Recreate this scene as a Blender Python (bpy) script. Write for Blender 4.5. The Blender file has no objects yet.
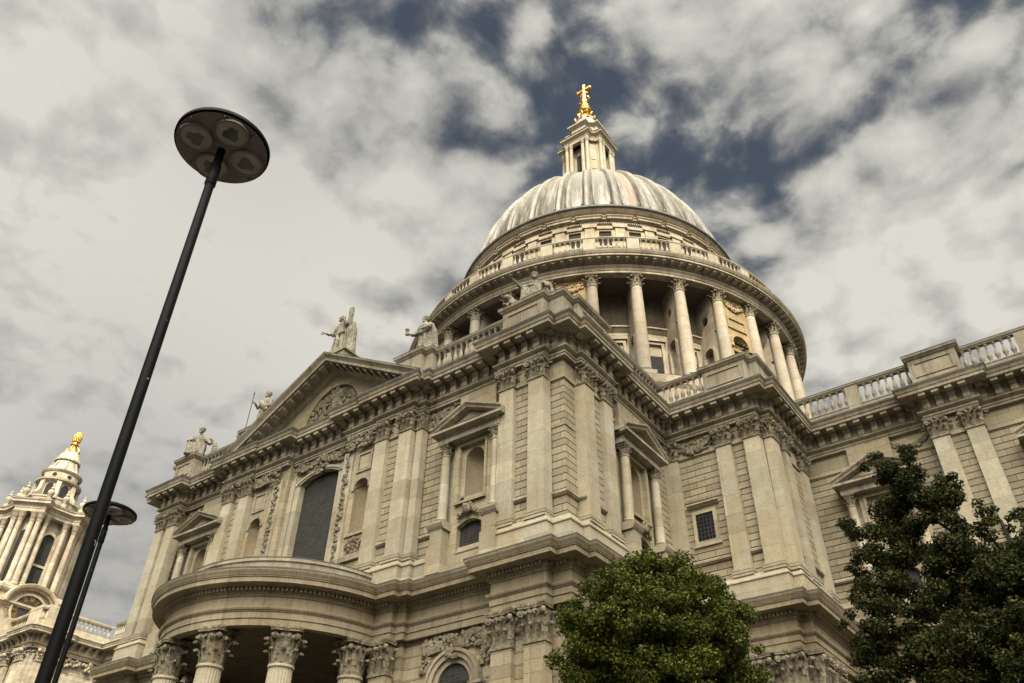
import bpy, bmesh, math, random
import numpy as np
from mathutils import Matrix, Vector
random.seed(7); rng = np.random.default_rng(7)
PI = math.pi; R = math.radians
S = bpy.context.scene

# ------------------------------------------------------------------ camera
def make_camera():
    f, pitch, roll, yaw = 809.8, R(38.09), R(1.27), R(-37.06)
    F = Vector((math.sin(yaw)*math.cos(pitch), math.cos(yaw)*math.cos(pitch), math.sin(pitch)))
    rt = Vector((math.cos(yaw), -math.sin(yaw), 0)); up = rt.cross(F)
    r2 = rt*math.cos(roll)+up*math.sin(roll); u2 = -rt*math.sin(roll)+up*math.cos(roll)
    cd = bpy.data.cameras.new('camera'); cd.sensor_width = 36; cd.lens = f/1024*36
    cd.clip_start = .05; cd.clip_end = 6000
    co = bpy.data.objects.new('camera', cd); S.collection.objects.link(co)
    m = Matrix((r2, u2, -F)).transposed().to_4x4(); m.translation = (0, 0, 1.65)
    co.matrix_world = m; S.camera = co
    return F, r2, u2, f
CF, CR, CU, CFOC = make_camera()
def pixdir(u, v):
    d = CF*CFOC + CR*(u-512) - CU*(v-341.5)
    return d.normalized()

# ------------------------------------------------------------------ sun, world
SUN_AZ, SUN_EL = 40.0, 50.0           # azimuth from south towards east
sdir = Vector((math.sin(R(SUN_AZ))*math.cos(R(SUN_EL)), -math.cos(R(SUN_AZ))*math.cos(R(SUN_EL)), math.sin(R(SUN_EL))))
sl = bpy.data.lights.new('sun', 'SUN'); sl.energy = 4.4; sl.angle = R(.5); sl.color = (1, .9, .74)
so = bpy.data.objects.new('sun', sl); S.collection.objects.link(so)
so.rotation_euler = (-sdir).to_track_quat('-Z', 'Y').to_euler(); so.location = (60, -70, 120)
S.view_settings.view_transform = 'Standard'; S.view_settings.look = 'None'
S.view_settings.exposure = 0.45; S.view_settings.gamma = 1.0; S.view_settings.use_curve_mapping = False
S.cycles.diffuse_bounces = 1

class NT:
    def __init__(s, nt): s.nt = nt; s.n = nt.nodes; s.l = nt.links
    def new(s, t, **k):
        x = s.n.new(t)
        for a, b in k.items(): setattr(x, a, b)
        return x
    def put(s, sock, v):
        if isinstance(v, bpy.types.NodeSocket): s.l.new(v, sock)
        elif v is not None: sock.default_value = v
    def math(s, op, a, b=None, clamp=False):
        x = s.new('ShaderNodeMath', operation=op, use_clamp=clamp); s.put(x.inputs[0], a)
        if b is not None: s.put(x.inputs[1], b)
        return x.outputs[0]
    def vmath(s, op, a, b=None, scale=None):
        x = s.new('ShaderNodeVectorMath', operation=op); s.put(x.inputs[0], a)
        if b is not None: s.put(x.inputs[1], b)
        if scale is not None: s.put(x.inputs['Scale'], scale)
        return x.outputs['Value'] if op in ('DOT_PRODUCT', 'LENGTH') else x.outputs[0]
    def noise(s, vec, scale, detail=4, rough=.55, dist=0.0, dim='3D'):
        x = s.new('ShaderNodeTexNoise', noise_dimensions=dim); s.put(x.inputs['Vector'], vec)
        x.inputs['Scale'].default_value = scale; x.inputs['Detail'].default_value = detail
        x.inputs['Roughness'].default_value = rough; x.inputs['Distortion'].default_value = dist
        return x.outputs['Fac']
    def ramp(s, fac, *st):
        x = s.new('ShaderNodeValToRGB'); s.put(x.inputs[0], fac); e = x.color_ramp.elements
        while len(e) < len(st): e.new(.5)
        for k, (p, c) in enumerate(st):
            e[k].position = p; e[k].color = (c, c, c, 1) if isinstance(c, (int, float)) else (*c, 1)
        return x.outputs[0]
    def mix(s, fac, a, b, mode='MIX'):
        x = s.new('ShaderNodeMix', data_type='RGBA', blend_type=mode); s.put(x.inputs[0], fac)
        for sk, v in ((x.inputs[6], a), (x.inputs[7], b)):
            s.put(sk, (*v, 1) if isinstance(v, tuple) and len(v) == 3 else v)
        return x.outputs[2]

def n_c(t, p):
    x = t.new('ShaderNodeTexNoise', noise_dimensions='2D'); t.put(x.inputs['Vector'], p); x.inputs['Scale'].default_value = 6; x.inputs['Detail'].default_value = 2
    return x.outputs['Color']
def make_world():
    w = bpy.data.worlds.new('World'); S.world = w; w.use_nodes = True
    t = NT(w.node_tree); t.n.clear()
    out = t.new('ShaderNodeOutputWorld'); bg = t.new('ShaderNodeBackground')
    sky = t.new('ShaderNodeTexSky', sky_type='NISHITA', sun_disc=False)
    sky.sun_elevation = R(SUN_EL); sky.sun_rotation = R(180-SUN_AZ)
    sky.air_density = 1.0; sky.dust_density = 1.5
    tc = t.new('ShaderNodeTexCoord'); d = tc.outputs['Generated']
    sep = t.new('ShaderNodeSeparateXYZ'); t.put(sep.inputs[0], d)
    # a flat cloud layer: direction over (height + offset)
    den = t.math('ADD', t.math('MAXIMUM', sep.outputs[2], 0.0), .22)
    div = t.vmath('SCALE', d, scale=t.math('DIVIDE', 1.0, den))
    p = t.vmath('MULTIPLY', div, (1, 1, 0))
    p = t.vmath('ADD', p, (3.1, 1.7, .4))
    def lumps(q):
        w = t.vmath('ADD', q, t.vmath('SCALE', t.vmath('SUBTRACT', n_c(t, q), (.5, .5, .5)), scale=.05))
        a = t.noise(w, 4.4, 6, .56, 0, '2D'); b = t.noise(w, 15.0, 5, .62, 0, '2D')
        v = t.new('ShaderNodeTexVoronoi', feature='SMOOTH_F1', voronoi_dimensions='2D'); t.put(v.inputs['Vector'], w); v.inputs['Scale'].default_value = 9.5
        v.inputs['Detail'].default_value = 1.6; v.inputs['Roughness'].default_value = .55; v.inputs['Smoothness'].default_value = .7; v.inputs['Lacunarity'].default_value = 2.2
        puff = t.math('SUBTRACT', 1.06, t.math('MULTIPLY', v.outputs['Distance'], .80))
        return t.math('ADD', t.math('ADD', t.math('MULTIPLY', a, .48), t.math('MULTIPLY', b, .22)), t.math('MULTIPLY', puff, .30))
    dens0 = lumps(p); dens = dens0
    side = lumps(t.vmath('ADD', p, (.030, -.040, 0)))            # the same lumps a little nearer the sun
    lit = t.math('ADD', t.math('MULTIPLY', t.math('SUBTRACT', dens0, side), 3.0), .5, True)
    # the weather of that day: broad banks and openings, as directions in the sky
    banks = [((120, 570), 9, .24), ((60, 60), 9, .27), ((90, 300), 13, .28), ((250, 260), 9, .22), ((400, 200), 7, .16), ((300, 330), 8, .18), ((950, 270), 9, .24), ((860, 330), 7, .16), ((330, 110), 7, .06), ((740, 60), 8, .07),
             ((900, 60), 9, .05), ((640, 125), 5, -.075), ((555, 40), 5, -.045), ((820, 160), 4.5, -.085), ((505, 140), 4, -.085), ((335, 55), 4, -.07), ((955, 10), 3, -.10), ((770, 265), 3, -.07), ((460, 30), 4, -.07), ((300, 50), 3, -.05)]
    for (uv, deg, a) in banks+[(None, 40, .3)]:  # last entry: unseen cloud added around the sun to steady the light
        c = pixdir(*uv) if uv else sdir; dot = t.vmath('DOT_PRODUCT', d, tuple(c))
        k = 1/(1-math.cos(R(deg)))
        e = t.math('POWER', 2.718, t.math('MULTIPLY', t.math('SUBTRACT', dot, 1.0), k))
        dens = t.math('ADD', dens, t.math('MULTIPLY', e, a))
    cover = t.ramp(dens, (.39, .14), (.45, .48), (.50, .88), (.545, 1.0))
    # cloud tone: grey thin veils, creamy tops, slate bellies
    n3 = t.noise(t.vmath('ADD', p, (7.3, 2.2, 0)), 2.4, 4, .55, 0, '2D')
    tone = t.math('ADD', t.math('ADD', t.math('MULTIPLY', dens, .80), t.math('MULTIPLY', lit, .22)), t.math('MULTIPLY', n3, .20))
    ccol = t.ramp(tone, (.44, (.17, .175, .185)), (.56, (.30, .30, .293)), (.68, (.50, .49, .45)), (.90, (.72, .70, .625)))
    for (uv, deg, a) in [((130, 580), 12, .62), ((270, 110), 8, .25), ((60, 400), 8, .1), ((470, 240), 5, .2)]:
        c = pixdir(*uv); dot = t.vmath('DOT_PRODUCT', d, tuple(c)); k = 1/(1-math.cos(R(deg)))
        e = t.math('POWER', 2.718, t.math('MULTIPLY', t.math('SUBTRACT', dot, 1.0), k))
        ccol = t.mix(t.math('MULTIPLY', e, a, True), ccol, (.30, .30, .305))
    # clouds on the sun's side are brighter
    sd = t.math('MAXIMUM', t.vmath('DOT_PRODUCT', d, tuple(sdir)), 0.0)
    glow = t.math('ADD', t.math('MULTIPLY', t.math('POWER', sd, 6.0), 17.5), .74)
    low = t.ramp(sep.outputs[2], (.0, .30), (.26, 1.0))          # low sky dimmed to deepen the shade under ledges
    front = t.ramp(t.vmath('DOT_PRODUCT', d, (.6, -.8, 0.0)), (.02, 0.0), (.30, 1.0))      # added dimming of the unseen low sky, south and east
    se_dim = t.ramp(sep.outputs[2], (.10, .10), (.52, 1.0))
    low = t.math('MULTIPLY', low, t.math('ADD', t.math('MULTIPLY', front, se_dim), t.math('SUBTRACT', 1.0, front)))
    glow = t.math('MULTIPLY', glow, low)
    ccol = t.vmath('SCALE', ccol, scale=glow)
    skyc = t.vmath('SCALE', sky.outputs[0], scale=.050)
    skyc = t.vmath('MULTIPLY', skyc, (.86, .80, .68))
    col = t.mix(cover, skyc, ccol)
    t.put(bg.inputs[0], col); bg.inputs[1].default_value = 1.0
    t.l.new(bg.outputs[0], out.inputs[0])
make_world()

# ------------------------------------------------------------------ materials
def base_mat(name, rough=.8):
    m = bpy.data.materials.new(name); m.use_nodes = True
    t = NT(m.node_tree); b = t.n['Principled BSDF']; b.inputs['Roughness'].default_value = rough
    b.inputs['Specular IOR Level'].default_value = .25
    return m, t, b
def bump(t, b, h, strength, dist=.05):
    x = t.new('ShaderNodeBump'); x.inputs['Strength'].default_value = strength; x.inputs['Distance'].default_value = dist
    t.put(x.inputs['Height'], h); t.l.new(x.outputs[0], b.inputs['Normal'])
def stone(name, pale, tan, soot=.35, tanness=.5, joints=None, bmp=.35, crust=0):
    """weathered Portland stone: washed pale patches, sheltered tan, sooty runs, mason's joints"""
    m, t, b = base_mat(name, .85)
    pale, tan = (.605*pale[0], .592*pale[1], .560*pale[2]), (.60*tan[0], .565*tan[1], .52*tan[2])
    g = t.new('ShaderNodeNewGeometry'); P = g.outputs['Position']
    sp = t.new('ShaderNodeSeparateXYZ'); t.put(sp.inputs[0], P)
    big = t.noise(P, .33, 5, .6)
    mid = t.noise(P, 1.7, 5, .62)
    col = t.mix(t.ramp(t.math('ADD', t.math('MULTIPLY', big, .6), t.math('MULTIPLY', mid, .4)), (.5-.28*tanness-.06, 0.0), (.5-.28*tanness+.2, 1.0)), tan, pale)
    stv = t.vmath('MULTIPLY', P, (1.6, 1.6, .13))
    run = t.ramp(t.noise(stv, 1.0, 5, .65), (.5, 0.0), (.72, 1.0))
    col = t.mix(t.math('MULTIPLY', run, soot), col, tuple(.42*c for c in tan))
    run2 = t.ramp(t.noise(t.vmath('MULTIPLY', P, (6.0, 6.0, .5)), 1.0, 4, .6), (.52, 0.0), (.72, 1.0))
    col = t.mix(t.math('MULTIPLY', run2, soot*.8), col, tuple(.5*c for c in tan))
    fine = t.noise(P, 9.0, 5, .7)
    col = t.mix(.55, col, t.ramp(fine, (.25, .35), (.7, .72)), 'OVERLAY')
    blot = t.ramp(t.noise(P, 3.4, 6, .7), (.60, 0.0), (.74, 1.0))
    col = t.mix(t.math('MULTIPLY', blot, soot*.7), col, tuple(.3*c for c in tan))
    if crust: col = t.mix(t.math('MULTIPLY', t.ramp(t.noise(P, 5.5, 6, .75), (.47, 0.0), (.56, 1.0)), crust), col, (.055, .045, .03))
    h = t.math('ADD', t.math('MULTIPLY', fine, .5), t.math('MULTIPLY', mid, .5))
    if joints:
        bw, bh, z0, mort, dark = joints
        cx = t.new('ShaderNodeCombineXYZ'); t.put(cx.inputs[0], t.math('ADD', sp.outputs[0], sp.outputs[1]))
        t.put(cx.inputs[1], t.math('SUBTRACT', sp.outputs[2], z0))
        br = t.new('ShaderNodeTexBrick'); t.put(br.inputs['Vector'], cx.outputs[0])
        br.inputs['Scale'].default_value = 1; br.inputs['Mortar Size'].default_value = mort
        br.inputs['Mortar Smooth'].default_value = .3; br.inputs['Brick Width'].default_value = bw; br.inputs['Row Height'].default_value = bh
        br.inputs['Color1'].default_value = (.36, .36, .36, 1); br.inputs['Color2'].default_value = (.64, .64, .64, 1)
        br.inputs['Bias'].default_value = 0
        col = t.mix(.6, col, br.outputs['Color'], 'OVERLAY')
        col = t.mix(t.math('MULTIPLY', br.outputs['Fac'], dark), col, tuple(.32*c for c in tan))
        h = t.math('SUBTRACT', h, t.math('MULTIPLY', br.outputs['Fac'], 1.2))
    t.put(b.inputs['Base Color'], col)
    bump(t, b, h, bmp, .03)
    return m
PALE, TAN = (.52, .47, .36), (.40, .305, .175)
M = {}
M['ashlar'] = stone('ashlar stone', (.45, .385, .265), (.38, .29, .165), .25, .75, (1.05, .4, 18.7, .016, .45))
M['wall'] = stone('wall stone', (.50, .43, .295), (.42, .31, .16), .28, .7, (1.4, .55, 17.2, .010, .4))
M['pilaster'] = stone('pilaster stone', (.61, .575, .46), (.50, .43, .295), .2, .10, (3.2, 1.15, 18.9, .007, .25), .2)
M['trim'] = stone('moulding stone', (.48, .425, .325), (.34, .265, .165), .65, .5, (1.7, 3.0, 5, .010, .35))
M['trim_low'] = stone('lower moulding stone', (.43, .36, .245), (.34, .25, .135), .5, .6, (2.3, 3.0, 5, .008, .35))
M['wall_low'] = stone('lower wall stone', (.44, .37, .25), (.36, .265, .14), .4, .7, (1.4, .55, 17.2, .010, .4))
M['carving'] = stone('carved stone', (.40, .345, .245), (.25, .19, .11), .6, .55, None, .5, .62)
M['statue'] = stone('statue stone', (.47, .43, .335), (.27, .23, .165), .6, .5, None, .4, .6)
M['baluster'] = stone('baluster stone', (.50, .455, .36), (.36, .30, .205), .35, .35)
M['drumcol'] = stone('drum column stone', (.55, .51, .42), (.43, .37, .275), .15, .1, (9, 1.3, 41, .012, .3), .2)
M['drum'] = stone('drum stone', (.52, .455, .345), (.40, .31, .195), .4, .5, (1.6, .7, 41, .010, .3))
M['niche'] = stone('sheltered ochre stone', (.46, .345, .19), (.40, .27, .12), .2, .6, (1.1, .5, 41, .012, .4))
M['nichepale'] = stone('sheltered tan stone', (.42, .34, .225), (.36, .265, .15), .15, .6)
M['tower'] = stone('washed tower stone', (.64, .585, .475), (.48, .40, .275), .45, .3, (1.3, .6, 3, .008, .25))
M['lantern'] = stone('lantern stone', (.60, .55, .435), (.48, .40, .27), .3, .3)
M['soffit'] = stone('shade-dark vault stone', (.20, .165, .12), (.13, .10, .07), .5, .5)  # colour darkened to stand for the shade under the vault and portico
def plain(name, col, rough=.5, metal=0., nz=None, nk=.3, spec=.3):
    m, t, b = base_mat(name, rough); b.inputs['Metallic'].default_value = metal; b.inputs['Specular IOR Level'].default_value = spec
    g = t.new('ShaderNodeNewGeometry')
    n = t.noise(g.outputs['Position'], nz or 3.0, 4, .6)
    c = t.mix(t.ramp(n, (.3, 0.0), (.7, 1.0)), tuple(x*(1-nk) for x in col), tuple(min(1, x*(1+nk)) for x in col))
    t.put(b.inputs['Base Color'], c); return m
M['flashing'] = plain('lead flashing', (.10, .095, .085), .7, 0, 2)
M['dark'] = plain('unlit interior', (.02, .018, .015), .9)
M['iron'] = plain('black iron', (.025, .025, .025), .5)
M['gold'] = plain('gilding', (.64, .37, .09), .4, 1.0, 2, .25)
M['clockface'] = plain('black clock face', (.03, .03, .03), .5)
M['paving'] = plain('paving', (.042, .038, .033), .9, 0, .8)
M['grey_cloud'] = plain('cloud', (.9, .9, .9), 1, 0, .02, .05, 0)
def window_mat(name, w, h, axis_scale=1, col=(.030, .032, .034)):
    m, t, b = base_mat(name, .5); b.inputs['Specular IOR Level'].default_value = .2
    g = t.new('ShaderNodeNewGeometry'); sp = t.new('ShaderNodeSeparateXYZ'); t.put(sp.inputs[0], g.outputs['Position'])
    cx = t.new('ShaderNodeCombineXYZ'); t.put(cx.inputs[0], t.math('ADD', sp.outputs[0], sp.outputs[1])); t.put(cx.inputs[1], sp.outputs[2])
    br = t.new('ShaderNodeTexBrick', offset=0.0); t.put(br.inputs['Vector'], cx.outputs[0]); br.inputs['Scale'].default_value = 1
    br.inputs['Brick Width'].default_value = w; br.inputs['Row Height'].default_value = h; br.inputs['Mortar Size'].default_value = .022
    br.inputs['Color1'].default_value = (*col, 1); br.inputs['Color2'].default_value = tuple(1.9*c for c in col)+(1,); br.inputs['Mortar'].default_value = (.05, .047, .04, 1)
    n = t.noise(g.outputs['Position'], 2.2, 5, .7)
    c = t.mix(t.ramp(n, (.5, 0.0), (.75, .6)), br.outputs[0], (.06, .057, .048))
    t.put(b.inputs['Base Color'], c)
    bump(t, b, t.math('ADD', t.math('MULTIPLY', br.outputs['Fac'], 1.0), t.math('MULTIPLY', t.noise(g.outputs['Position'], 4, 2), .5)), .5, .02)
    return m
M['glass'] = window_mat('leaded window glass', .34, .16, 1, (.022, .021, .018))
def lead_mat():
    m, t, b = base_mat('weathered lead', .55); b.inputs['Specular IOR Level'].default_value = .35
    tc = t.new('ShaderNodeTexCoord'); sp = t.new('ShaderNodeSeparateXYZ'); t.put(sp.inputs[0], tc.outputs['Object'])
    az = t.math('ARCTAN2', sp.outputs[0], t.math('MULTIPLY', sp.outputs[1], -1.0)); z = sp.outputs[2]
    v = t.new('ShaderNodeCombineXYZ'); t.put(v.inputs[0], t.math('MULTIPLY', az, 16)); t.put(v.inputs[1], t.math('MULTIPLY', z, .10))
    st = t.noise(v.outputs[0], 1.4, 6, .7)
    lo = t.ramp(z, (4.0/100, 1.0), (0.20, .30))      # drip staining is heaviest on the lower panels
    zz = t.math('DIVIDE', z, 100.0); lo = t.ramp(zz, (.03, 1.0), (.085, .95), (.13, .40), (.20, .10))
    fine = t.noise(tc.outputs['Object'], 2.5, 5, .65)
    col = t.mix(t.ramp(fine, (.3, 0.0), (.7, 1.0)), (.155, .140, .105), (.245, .225, .178))
    s = t.math('MULTIPLY', t.ramp(st, (.42, 0.0), (.54, 1.0)), lo)
    col = t.mix(t.math('MULTIPLY', s, .95), col, (.045, .034, .019))
    # one panel run with rust
    ru = t.math('SUBTRACT', 1.0, t.math('MULTIPLY', t.math('ABSOLUTE', t.math('SUBTRACT', az, R(46.5))), 16.0), True)
    ru = t.math('MULTIPLY', ru, t.ramp(st, (.34, .15), (.6, 1.0)))
    col = t.mix(t.math('MULTIPLY', ru, .8), col, (.21, .125, .05))
    # lead sheets: cross seams
    se = t.math('LESS_THAN', t.math('PINGPONG', z, 1.0), .05)
    fr = t.math('FRACT', t.math('ADD', t.math('MULTIPLY', az, 16/PI), .5))
    fr = t.math('LESS_THAN', t.math('ABSOLUTE', t.math('SUBTRACT', t.math('ABSOLUTE', t.math('SUBTRACT', fr, .5)), .11)), .010)
    se = t.math('MAXIMUM', se, fr)
    col = t.mix(t.math('MULTIPLY', se, .45), col, (.11, .097, .072))
    t.put(b.inputs['Base Color'], col); bump(t, b, t.math('ADD', fine, t.math('MULTIPLY', se, .7)), .3, .06); return m
M['lead'] = lead_mat()
def post_mat():
    m, t, b = base_mat('chipped black paint', .45); b.inputs['Specular IOR Level'].default_value = .06
    g = t.new('ShaderNodeNewGeometry'); P = g.outputs['Position']
    fl = t.math('MULTIPLY', t.ramp(t.noise(P, 16, 4, .6), (.665, 0.0), (.685, 1.0)), t.ramp(t.noise(P, 2.2, 2), (.52, 0.0), (.6, 1.0)))
    c = t.mix(fl, t.mix(t.noise(P, 5), (.003, .003, .003), (.007, .007, .006)), (.30, .27, .22))
    t.put(b.inputs['Base Color'], c); bump(t, b, t.noise(P, 30), .08, .01); return m
M['post'] = post_mat()
M['lamp_under'] = plain('dull brown lamp underside', (.19, .155, .125), .55, 0, 6, .2)
M['lens'] = plain('dusty lamp lens', (.34, .31, .235), .35, 0, 9, .2)
M['reflector'] = plain('dull reflector', (.14, .14, .12), .3, .4, 8, .2)
M['bark'] = plain('bark', (.035, .028, .02), .9, 0, 9)
def leaf_mat(name, a, b_, c):
    m, t, b = base_mat(name, .55); b.inputs['Specular IOR Level'].default_value = .14
    g = t.new('ShaderNodeNewGeometry')
    rnd = g.outputs['Random Per Island']
    n = t.noise(g.outputs['Position'], .9, 3, .6)
    col = t.ramp(t.math('ADD', t.math('MULTIPLY', rnd, .65), t.math('MULTIPLY', n, .5)), (.2, a), (.6, b_), (.95, c))
    col = t.mix(t.ramp(rnd, (.992, 0.0), (.994, 1.0)), col, (.22, .10, .03))
    t.put(b.inputs['Base Color'], col)
    tr = t.new('ShaderNodeBsdfTranslucent'); t.put(tr.inputs[0], col); ad = t.new('ShaderNodeMixShader'); ad.inputs[0].default_value = .22
    o = t.n['Material Output']; t.l.new(b.outputs[0], ad.inputs[1]); t.l.new(tr.outputs[0], ad.inputs[2]); t.l.new(ad.outputs[0], o.inputs[0])
    return m
M['leaf_round'] = leaf_mat('clipped tree leaves', (.014, .019, .003), (.058, .068, .007), (.14, .15, .022))
M['leaf_plane'] = leaf_mat('dark tree leaves', (.010, .013, .003), (.030, .034, .007), (.080, .082, .018))

# ------------------------------------------------------------------ mesh helpers
WM = {}
def link(name, me, mat, parent=None, loc=(0, 0, 0), rz=0.0, sc=None):
    o = bpy.data.objects.new(name, me); S.collection.objects.link(o)
    w = Matrix.Translation(loc) @ Matrix.Rotation(rz, 4, 'Z')
    if sc: w = w @ Matrix.Diagonal((*sc, 1))
    if parent is not None:
        o.parent = parent; o.matrix_parent_inverse = WM[parent.name].inverted()
    o.matrix_basis = w; WM[o.name] = w
    if mat is not None and len(me.materials) == 0: me.materials.append(M[mat])
    return o
def empty(name, loc, label, cat, group=None):
    o = bpy.data.objects.new(name, None); S.collection.objects.link(o); o.location = loc
    o.empty_display_size = .3; WM[o.name] = Matrix.Translation(loc)
    tag(o, label, cat, group); return o
def tag(o, label=None, cat=None, group=None, kind=None):
    if label: o['label'] = label
    if cat: o['category'] = cat
    if group: o['group'] = group
    if kind: o['kind'] = kind
    return o
class Fr:
    """plan frame: origin, t along the wall, n outwards"""
    def __init__(s, x, y, t, n): s.p = (x, y); s.t = t; s.n = n
    def pt(s, u, o, z): return (s.p[0]+u*s.t[0]+o*s.n[0], s.p[1]+u*s.t[1]+o*s.n[1], z)
def south(x, y): return Fr(x, y, (1, 0), (0, -1))
def east(x, y): return Fr(x, y, (0, 1), (1, 0))
def radial(cx, cy, az, r=0):
    s, c = math.sin(az), math.cos(az); return Fr(cx+r*s, cy-r*c, (c, s), (s, -c))
class MB:
    def __init__(s): s.v = []; s.f = []
    def add(s, vs, fs):
        b = len(s.v); s.v += [tuple(x) for x in vs]; s.f += [tuple(b+i for i in f) for f in fs]
    def loft(s, rings, closed_ring=True, cap=True):
        n = len(rings[0]); vs = [p for r in rings for p in r]; fs = []
        for k in range(len(rings)-1):
            for i in range(n if closed_ring else n-1):
                j = (i+1) % n; fs.append((k*n+i, k*n+j, (k+1)*n+j, (k+1)*n+i))
        if cap and closed_ring: fs.append(tuple(range(n))[::-1]); fs.append(tuple((len(rings)-1)*n+i for i in range(n)))
        s.add(vs, fs)
    def box(s, fr, u0, u1, o0, o1, z0, z1, taper=0.):
        a = [fr.pt(u, o, z0) for u, o in ((u0, o0), (u1, o0), (u1, o1), (u0, o1))]
        b = [fr.pt(u, o, z1) for u, o in ((u0+taper, o0), (u1-taper, o0), (u1-taper, o1-taper*.4), (u0+taper, o1-taper*.4))]
        s.loft([a, b])
    def prism_oz(s, fr, poly, u0, u1): s.loft([[fr.pt(u0, o, z) for o, z in poly], [fr.pt(u1, o, z) for o, z in poly]])
    def prism_uz(s, fr, poly, o0, o1): s.loft([[fr.pt(u, o0, z) for u, z in poly], [fr.pt(u, o1, z) for u, z in poly]])
    def hole(s, fr, outer, inner, o0, o1):
        """slab between an outer and an inner outline of equal count (front at o1)"""
        A = [fr.pt(u, o1, z) for u, z in outer]; B = [fr.pt(u, o1, z) for u, z in inner]
        C = [fr.pt(u, o0, z) for u, z in inner]; D = [fr.pt(u, o0, z) for u, z in outer]
        n = len(A); vs = A+B+C+D; fs = []
        for k in range(4):
            for i in range(n):
                j = (i+1) % n; fs.append((k*n+i, k*n+j, ((k+1) % 4)*n+j, ((k+1) % 4)*n+i))
        s.add(vs, fs)
    def lathe(s, cx, cy, prof, n=24, a0=0., cap=True, flute=None):
        rings = []
        for r, z in prof:
            ring = []
            for i in range(n):
                a = a0+2*PI*i/n; rr = r*(1-(flute if (flute and i % 2) else 0)); ring.append((cx+rr*math.sin(a), cy-rr*math.cos(a), z))
            rings.append(ring)
        s.loft(rings, True, cap)
    def tube(s, pts, rad, n=8):
        pts = [Vector(p) for p in pts]; rings = []
        for k, p in enumerate(pts):
            d = (pts[min(k+1, len(pts)-1)]-pts[max(k-1, 0)]).normalized()
            a = d.orthogonal().normalized() if abs(d.z) > .95 else d.cross(Vector((0, 0, 1))).normalized()
            b = d.cross(a).normalized(); r = rad[k] if isinstance(rad, (list, tuple)) else rad
            rings.append([tuple(p+a*(r*math.cos(2*PI*i/n))+b*(r*math.sin(2*PI*i/n))) for i in range(n)])
        s.loft(rings)
    def blob(s, c, rx, ry, rz, n=6, m=4, fr=None):
        rings = []
        for k in range(1, m):
            th = PI*k/m
            ring = []
            for i in range(n):
                a = 2*PI*i/n+k*.3; x, y, z = rx*math.sin(th)*math.cos(a), ry*math.sin(th)*math.sin(a), rz*math.cos(th)
                ring.append((c[0]+x, c[1]+y, c[2]+z) if fr is None else fr.pt(c[0]+x, c[1]+y, c[2]+z))
            rings.append(ring)
        s.loft(rings)
    def sweep(s, path, prof, closed=False):
        n = len(path); L = []
        for i, p in enumerate(path):
            if closed: a, b = path[i-1], path[(i+1) % n]
            else: a, b = path[max(i-1, 0)], path[min(i+1, n-1)]
            def nrm(q, r):
                dx, dy = r[0]-q[0], r[1]-q[1]; l = math.hypot(dx, dy); return None if l < 1e-9 else (dy/l, -dx/l)
            n1, n2 = nrm(a, p), nrm(p, b); n1 = n1 or n2; n2 = n2 or n1
            k = 1+n1[0]*n2[0]+n1[1]*n2[1]; k = max(k, .15); L.append(((n1[0]+n2[0])/k, (n1[1]+n2[1])/k))
        rings = [[(p[0]+o*m[0], p[1]+o*m[1], z) for o, z in prof] for p, m in zip(path, L)]
        if closed: rings.append(rings[0])
        s.loft(rings, False, False)
        if not closed: pass
    def mesh(s, name, smooth=None, weld=False):
        me = bpy.data.meshes.new(name); me.from_pydata(s.v, [], s.f)
        bm = bmesh.new(); bm.from_mesh(me)
        if weld: bmesh.ops.remove_doubles(bm, verts=bm.verts, dist=1e-4)
        bmesh.ops.recalc_face_normals(bm, faces=bm.faces); bm.to_mesh(me); bm.free()
        if smooth:
            me.shade_smooth(); me.set_sharp_from_angle(angle=R(smooth))
        return me
    def build(s, name, mat, parent=None, smooth=None):
        return link(name, s.mesh(name, smooth), mat, parent)
def arc(cx, cz, r, a0, a1, n, ez=1.0): return [(cx+r*math.cos(a0+(a1-a0)*i/n), cz+ez*r*math.sin(a0+(a1-a0)*i/n)) for i in range(n+1)]
def arch_outline(uc, hw, z0, zs, n=12, ez=1.0):
    """closed opening: bottom left, up over the arch to the right, bottom right"""
    return [(uc-hw, z0)]+[(uc-hw*math.cos(PI*i/n), zs+ez*hw*math.sin(PI*i/n)) for i in range(n+1)]+[(uc+hw, z0)]
def rect_for(outl, u0, u1, z0, z1):
    """rectangle points matched one for one to an arch outline"""
    n = len(outl)-2; res = [(u0, z0)]
    for i in range(n):
        f = i/(n-1)
        if f < .25: res.append((u0, outl[1][1]+(z1-outl[1][1])*(f/.25)))
        elif f <= .75: res.append((u0+(u1-u0)*(f-.25)/.5, z1))
        else: res.append((u1, z1+(outl[1][1]-z1)*((f-.75)/.25)))
    res.append((u1, z0)); return res
def segs(path):
    for a, b in zip(path[:-1], path[1:]):
        L = math.hypot(b[0]-a[0], b[1]-a[1])
        if L > 1e-6:
            t = ((b[0]-a[0])/L, (b[1]-a[1])/L); yield Fr(a[0], a[1], t, (t[1], -t[0])), L
def clump_noise(p): return math.sin(p[0]*1.7+p[1]*2.3)+math.sin(p[2]*2.9+p[0]*.7)

# ------------------------------------------------------------------ the cathedral
XC, YC = -36.7, 65.6
CATH = empty('cathedral', (XC, YC, 0), 'great baroque stone cathedral with a ribbed lead dome, colonnaded drum and curved portico', 'cathedral')

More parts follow.
